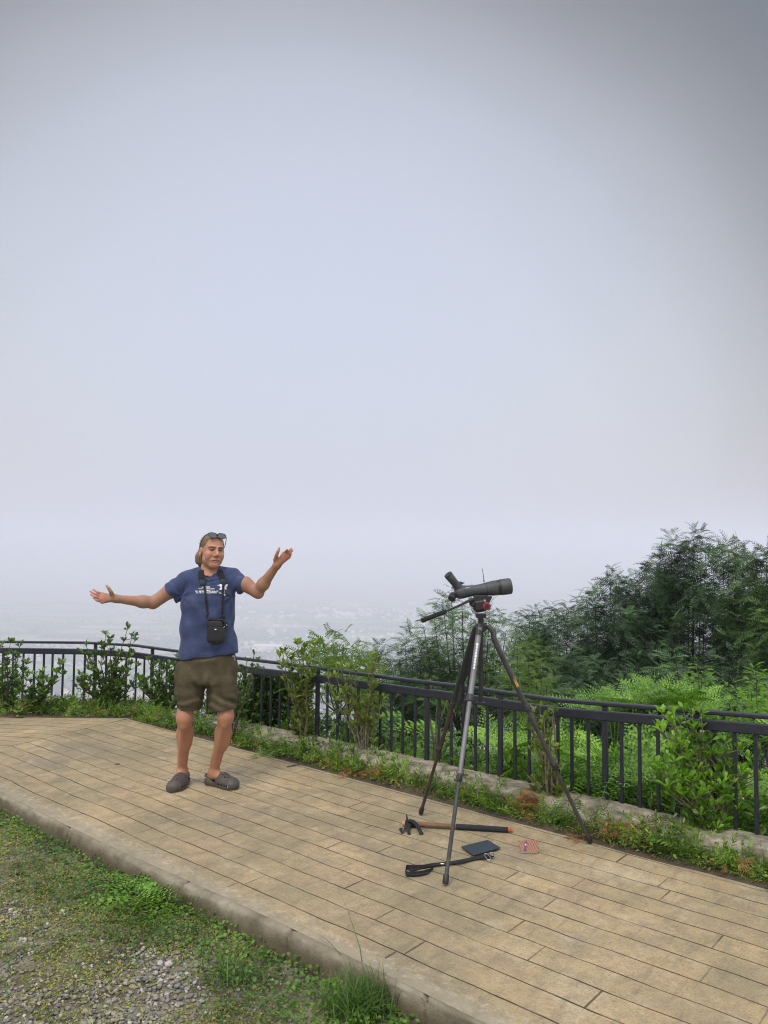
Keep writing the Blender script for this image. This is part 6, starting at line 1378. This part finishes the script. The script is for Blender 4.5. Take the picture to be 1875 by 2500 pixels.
# --- white print on the shirt, draped on the cloth
dg = None
bvh = BVHTree.FromPolygons([Vector(v) for v in SV.tolist()], SF.tolist())
def on_shirt(x, y, lift=.0035):
    d = ray(x, y).normalized(); h_ = bvh.ray_cast(EYE, d)
    if h_[0] is None: return None
    return h_[0]-d*lift
def decal_poly(polys, name):
    """polys: list of pixel outlines"""
    mb = MB()
    for pl in polys:
        ps = [on_shirt(*q) for q in pl]
        if any(q is None for q in ps): continue
        mb.add([tuple(q) for q in ps], [tuple(range(len(ps)))])
    return mb
pr = MB()
def text_px(txt, x0, x1, yb, yt, skew=.0, rise=0.0, bold=.0):
    cu_ = bpy.data.curves.new('t', 'FONT'); cu_.body = txt; cu_.size = 1; cu_.offset = bold; ob = bpy.data.objects.new('t', cu_); COL.objects.link(ob); bpy.context.view_layer.update()
    me = ob.evaluated_get(bpy.context.evaluated_depsgraph_get()).to_mesh(); v = np.array([w.co[:2] for w in me.vertices]); fs = [tuple(p.vertices) for p in me.polygons]
    mn, mx_ = v.min(0), v.max(0); w = (v-mn)/(mx_-mn); X_ = x0+(x1-x0)*w[:, 0]+skew*(w[:, 1]); Y_ = yb+(yt-yb)*w[:, 1]+rise*(X_-x0)
    ps = [on_shirt(a_, b_) for a_, b_ in zip(X_, Y_)]
    ok_ = [p is not None for p in ps]; b0 = len(pr.v); pr.v += [tuple(p) if p is not None else (0, 0, 0) for p in ps]; pr.f += [tuple(b0+i_ for i_ in f_) for f_ in fs if all(ok_[i_] for i_ in f_)]
    bpy.data.objects.remove(ob); bpy.data.curves.remove(cu_)
text_px('C.O.M.', 492, 512.5, 1435.2, 1431.0, 1.0, bold=.02)
text_px('STATI', 484.8, 495.2, 1438.0, 1435.6, .4, bold=.03); text_px('COMPTOSORTE', 500.5, 523.6, 1438.9, 1436.2, .4, bold=.03); text_px('CAMMINO', 500.8, 512.5, 1442.3, 1440.0, .4, bold=.03)
text_px('"IL PETT\'AZZURRO"', 476.2, 532, 1448.6, 1441.8, 1.2, bold=.03)
text_px('onlus', 534, 541, 1448.6, 1444.4, .6, .25, bold=.03)
def cp(pts): return [(470+x*.06028, 1400+y*.06028) for x, y in pts]
birds = decal_poly([cp(q) for q in (
    [(1005,470),(1080,468),(1100,440),(1150,425),(1195,445),(1200,500),(1170,545),(1115,535),(1075,495),(1010,488)],
    [(1110,530),(1170,540),(1195,580),(1190,640),(1140,670),(1095,655),(1080,620),(1130,605),(1140,575)],
    [(1228,485),(1262,510),(1290,530),(1320,470),(1360,440),(1432,437),(1428,480),(1395,540),(1360,575),(1392,640),(1350,650),(1310,640),(1275,640),(1245,590),(1225,530)],
    [(1290,665),(1310,668),(1296,720),(1292,790),(1300,830),(1284,832),(1274,790),(1278,715)],
    [(1262,835),(1290,820),(1310,835),(1345,845),(1340,880),(1305,912),(1268,895),(1255,865)])], 'x')
bb = len(pr.v); pr.v += birds.v; pr.f += [tuple(bb+i_ for i_ in f_) for f_ in birds.f]
pr.build('print', M['white'], shirt, smooth=False)

# --- pouch hanging from the neck strap
pc = on_shirt(527, 1538, .045); po = empty('pouch', pc, 'black padded pouch hanging on a neck strap in front of the man\'s belly', 'pouch')
pv_ = Vector(pc); kx_ = YB/F_PX
def pq(x, y, dy): return Vector(Q(x, y, pc.y-YB+dy))
M['pouch'] = pm('black_nylon', (.014, .015, .019), .55, (.008, .009, .012), 50, .3, 250)
def pouch_sdf(p):
    c = np.array(pq(527, 1540, 0)); q = p-c.astype(np.float32); z = q[:, 2]
    w = np.interp(z, [-.10, -.08, 0, .075, .09], [.050, .060, .062, .054, .050]); ddp = .034
    sh = q[:, 0]-(-.03*z)
    d = ((np.abs(sh)/w)**4+(np.abs(q[:, 1])/ddp)**4+(np.abs(z+.002)/.084)**6)**(1/4.5); d = (d-1)*.034
    d = smax(d, -(np.maximum(np.abs(z-.028)-.0016, -(ddp-.004)+np.abs(q[:, 1]))), .001) if False else d+.0015*np.exp(-((z-.028)/.0018)**2)+.0012*np.sin(p[:, 0]*60+2)*np.clip(-z/.08, 0, 1)
    return d
v_, f_ = surface(pouch_sdf, np.arange(pc.x-.10, pc.x+.10, .0035), np.arange(pc.y-.06, pc.y+.06, .0035), np.arange(pc.z-.11, pc.z+.11, .0035)); mesh_obj('body', v_, [f_], M['pouch'], po)
mb = MB(); mb.box(pq(527, 1512, -.002), (.116, .062, .010), Matrix.Rotation(R(3), 3, 'Y'), .004); mb.build('lid', M['pouch'], po)
mb = MB(); mb.tube([pq(548, 1519, .0), pq(551, 1521, -.01), pq(551, 1527, -.01), pq(547, 1533, .0)], [.012, .016, .015, .008], 10, flat=.7); mb.build('side_flap', M['pouch'], po)
mb = MB(); mb.tube([pq(546, 1532, -.015), pq(549, 1529, -.017), pq(554, 1525, -.015)], [.002, .003, .0025], 6); mb.build('white_tab', M['white'], po)
mb = MB(); mb.box(pq(526, 1536.5, -.0352), (.014, .0014, .007), None, .0005); mb.build('logo_patch', M['white'], po)
mb = MB(); mb.tube([pq(507, 1512, .0), pq(505, 1503, .0), pq(508, 1494, .003)], [.011, .014, .008], 10, flat=.6); mb.build('left_lug', M['pouch'], po)
mb = MB(); mb.tube([pq(537, 1511, .0), pq(541, 1505, -.004), pq(547, 1504, -.004), pq(549, 1511, .0)], [.006, .009, .009, .006], 8); mb.build('right_lug', M['pouch'], po)
def draped(pts, lift):
    out = []
    for x, y in pts:
        p = on_shirt(x, y, lift)
        out.append(p if p is not None else None)
    return out
ns = empty('neck_strap', Q(514, 1400, -.05), 'wide black neck strap running from behind the neck down to the pouch', 'neck strap')
for side_, wide, slim, back in ((-1, [(491, 1396), (491.5, 1404), (492.5, 1412), (495, 1420)], [(497, 1424), (500, 1434), (502, 1450), (503.5, 1468), (505, 1486), (506.5, 1498)], [Q(506, 1384, .085), Q(494, 1384, .06), Q(490.5, 1388, .01)]),
                                 (1, [(538, 1398), (540, 1405), (542.5, 1412), (544.5, 1418)], [(546, 1423), (546, 1436), (544, 1452), (543.5, 1470), (543, 1488), (542, 1503)], [Q(506, 1384, .085), Q(530, 1385, .075), Q(537, 1390, .01)])):
    w_ = draped(wide, .010); s_ = draped(slim, .007); w_ = [q for q in w_ if q is not None]; s_ = [q for q in s_ if q is not None]
    # keep the hanging part clear of the cloth
    pts = [Vector(q) for q in back]+w_; mb = MB(); nr_ = [Vector((0, .5, .9)), Vector((side_*.5, .1, .9)), Vector((side_*.35, -.7, .7))]+[Vector((0, -1, .15))]*len(w_)
    mb.ribbon(pts, [.040]*len(pts), nr_, .006); mb.build('neck_pad', M['blackmatte'], ns)
    mb = MB(); e_ = w_[-1]; mb.ribbon([e_+Vector((0, -.002, .012)), e_+Vector((side_*.002, -.004, -.006)), s_[0]+Vector((0, -.003, .0)), s_[0]+Vector((0, 0, -.012))], [.036, .041, .030, .016], (0, -1, .1), .008); mb.build('pad_end', M['case'], ns)
    mb = MB(); mb.ribbon([s_[0]]+s_[1:], .013, (0, -1, .1), .003); mb.build('webbing', M['blackmatte'], ns)

# ================================================================= VALLEY: houses, woods, then the air
M['house'] = pm('pale_plaster', (.92, .91, .88), .8, (.80, .79, .75), .05)
M['tile'] = pm('terracotta_roof', (.50, .30, .20), .8, (.36, .22, .15), .1)
M['shed'] = pm('white_sheet_roof', (.85, .86, .88), .5, (.78, .79, .8), .05)
r = np.random.default_rng(99)
def ground_hit(x, y):
    d = ray(x, y); t_ = 300.0
    for _ in range(400):
        p = EYE+d*t_
        if p.z < float(terrain(p.x, p.y)): break
        t_ *= 1.012
    return p
regions = [((735, 1490), (900, 1512), 34, 13), ((900, 1488), (1070, 1510), 30, 13), ((770, 1474), (910, 1492), 20, 14), ((1000, 1472), (1020, 1478), 7, 13), ((1080, 1475), (1270, 1530), 34, 12), ((990, 1525), (1090, 1560), 12, 10),
           ((850, 1540), (960, 1570), 12, 10), ((600, 1570), (700, 1600), 12, 10), ((650, 1500), (760, 1570), 14, 11), ((0, 1560), (560, 1720), 40, 9), ((700, 1600), (950, 1700), 22, 9), ((560, 1480), (740, 1520), 12, 13)]
hid = 0
def house(p, w, l, h, a, kind):
    mb = MB(); Mz = Matrix.Rotation(a, 3, 'Z'); z0 = float(terrain(p.x, p.y))-4; c = Vector((p.x, p.y, z0))
    loc = [(-w/2, -l/2, 0), (w/2, -l/2, 0), (w/2, l/2, 0), (-w/2, l/2, 0), (-w/2, -l/2, h+4), (w/2, -l/2, h+4), (w/2, l/2, h+4), (-w/2, l/2, h+4)]
    rf = [(0, -l/2, h+4+w*.22), (0, l/2, h+4+w*.22)]; vs = [c+Mz@Vector(q) for q in loc+rf]
    mb.add(vs, [(0,1,5,4), (1,2,6,5), (2,3,7,6), (3,0,4,7), (4,5,8), (6,7,9), (5,6,9,8), (7,4,8,9)])
    o = mesh_obj('house', np.array(mb.v), mb.f, None, None, False, mats=[M['house'], M['tile'] if kind else M['shed']], midx=[0]*6+[1]*2)
    tag(o, 'tiny pale house in the hazy valley town', 'house', 'distant houses of the valley town'); return o
for (a_, b_, n, sz) in regions:
    for k in range(n):
        x, y = r.uniform(a_[0], b_[0]), r.uniform(a_[1], b_[1]); p = ground_hit(x, y); s_ = sz*r.uniform(.6, 1.35)
        house(p, s_, s_*r.uniform(1, 2.4), r.uniform(5, 12), r.uniform(0, 3.14), r.random() < .35)
for (x, y, w, l, lb) in ((850, 1504, 34, 75, 'long white factory shed in the middle of the hazy valley town'), (655, 1583, 26, 110, 'long white greenhouse range in the haze above the railing right of the man'), (1040, 1506, 30, 50, 'white block near the right side of the hazy valley town')):
    p = ground_hit(x, y); o = house(p, w, l, 10, 1.35, False); tag(o, lb, 'shed'); o.name = 'factory_shed'
    if 'group' in o: del o['group']
# woods and hedges on the valley floor
n = 15000; ang = r.uniform(-.62, .62, n); dist = np.exp(r.uniform(math.log(900), math.log(6800), n)); x, y = dist*np.sin(ang), dist*np.cos(ang)
k = fbm(x, y, .0042) > .50; x, y = x[k], y[k]; n = len(x); z = terrain(x, y)
s_ = r.uniform(6, 14, n); z1, z2 = r.uniform(.7, 1.2, n), None
BL = (np.array(bm_v)*np.array([.6, .6, .55])+np.array([0, 0, .35]), np.zeros((0, 3), int), np.array(bm_f))
M['woods'] = pm('far_tree_crowns', (.05, .09, .035), .95, (.025, .05, .02), .05)
o = put('woods', [instance(BL, np.stack([x, y, z], 1), np.stack([np.cos(s_), np.sin(s_), s_*0], 1), np.repeat([[0, 0, 1.]], n, 0), s_)], M['woods'], smooth=True); tag(o, 'far woods and hedges on the valley floor fading in the haze', 'woods', kind='stuff')
# the air
hb = MB(); HX, HY0, HY1, HZ0, HZ1 = 9500, -700, 14500, -700, 185.0
hb.box(((0), (HY0+HY1)/2, (HZ0+HZ1)/2), (2*HX, HY1-HY0, HZ1-HZ0)); 
hz_ = hb.build('haze', None, smooth=False); hz_.data.materials.clear()
hm_ = bpy.data.materials.new('haze_air'); hm_.use_nodes = True; t = hm_.node_tree; t.nodes.clear(); vo = N(t, 'ShaderNodeVolumePrincipled'); vo.inputs['Color'].default_value = (.84, .85, 1.0, 1); vo.inputs['Density'].default_value = HAZE; vo.inputs['Anisotropy'].default_value = -0.15
ot = N(t, 'ShaderNodeOutputMaterial'); t.links.new(vo.outputs[0], ot.inputs['Volume']); hz_.data.materials.append(hm_); tag(hz_, 'pale even haze over the valley', 'haze', kind='stuff')
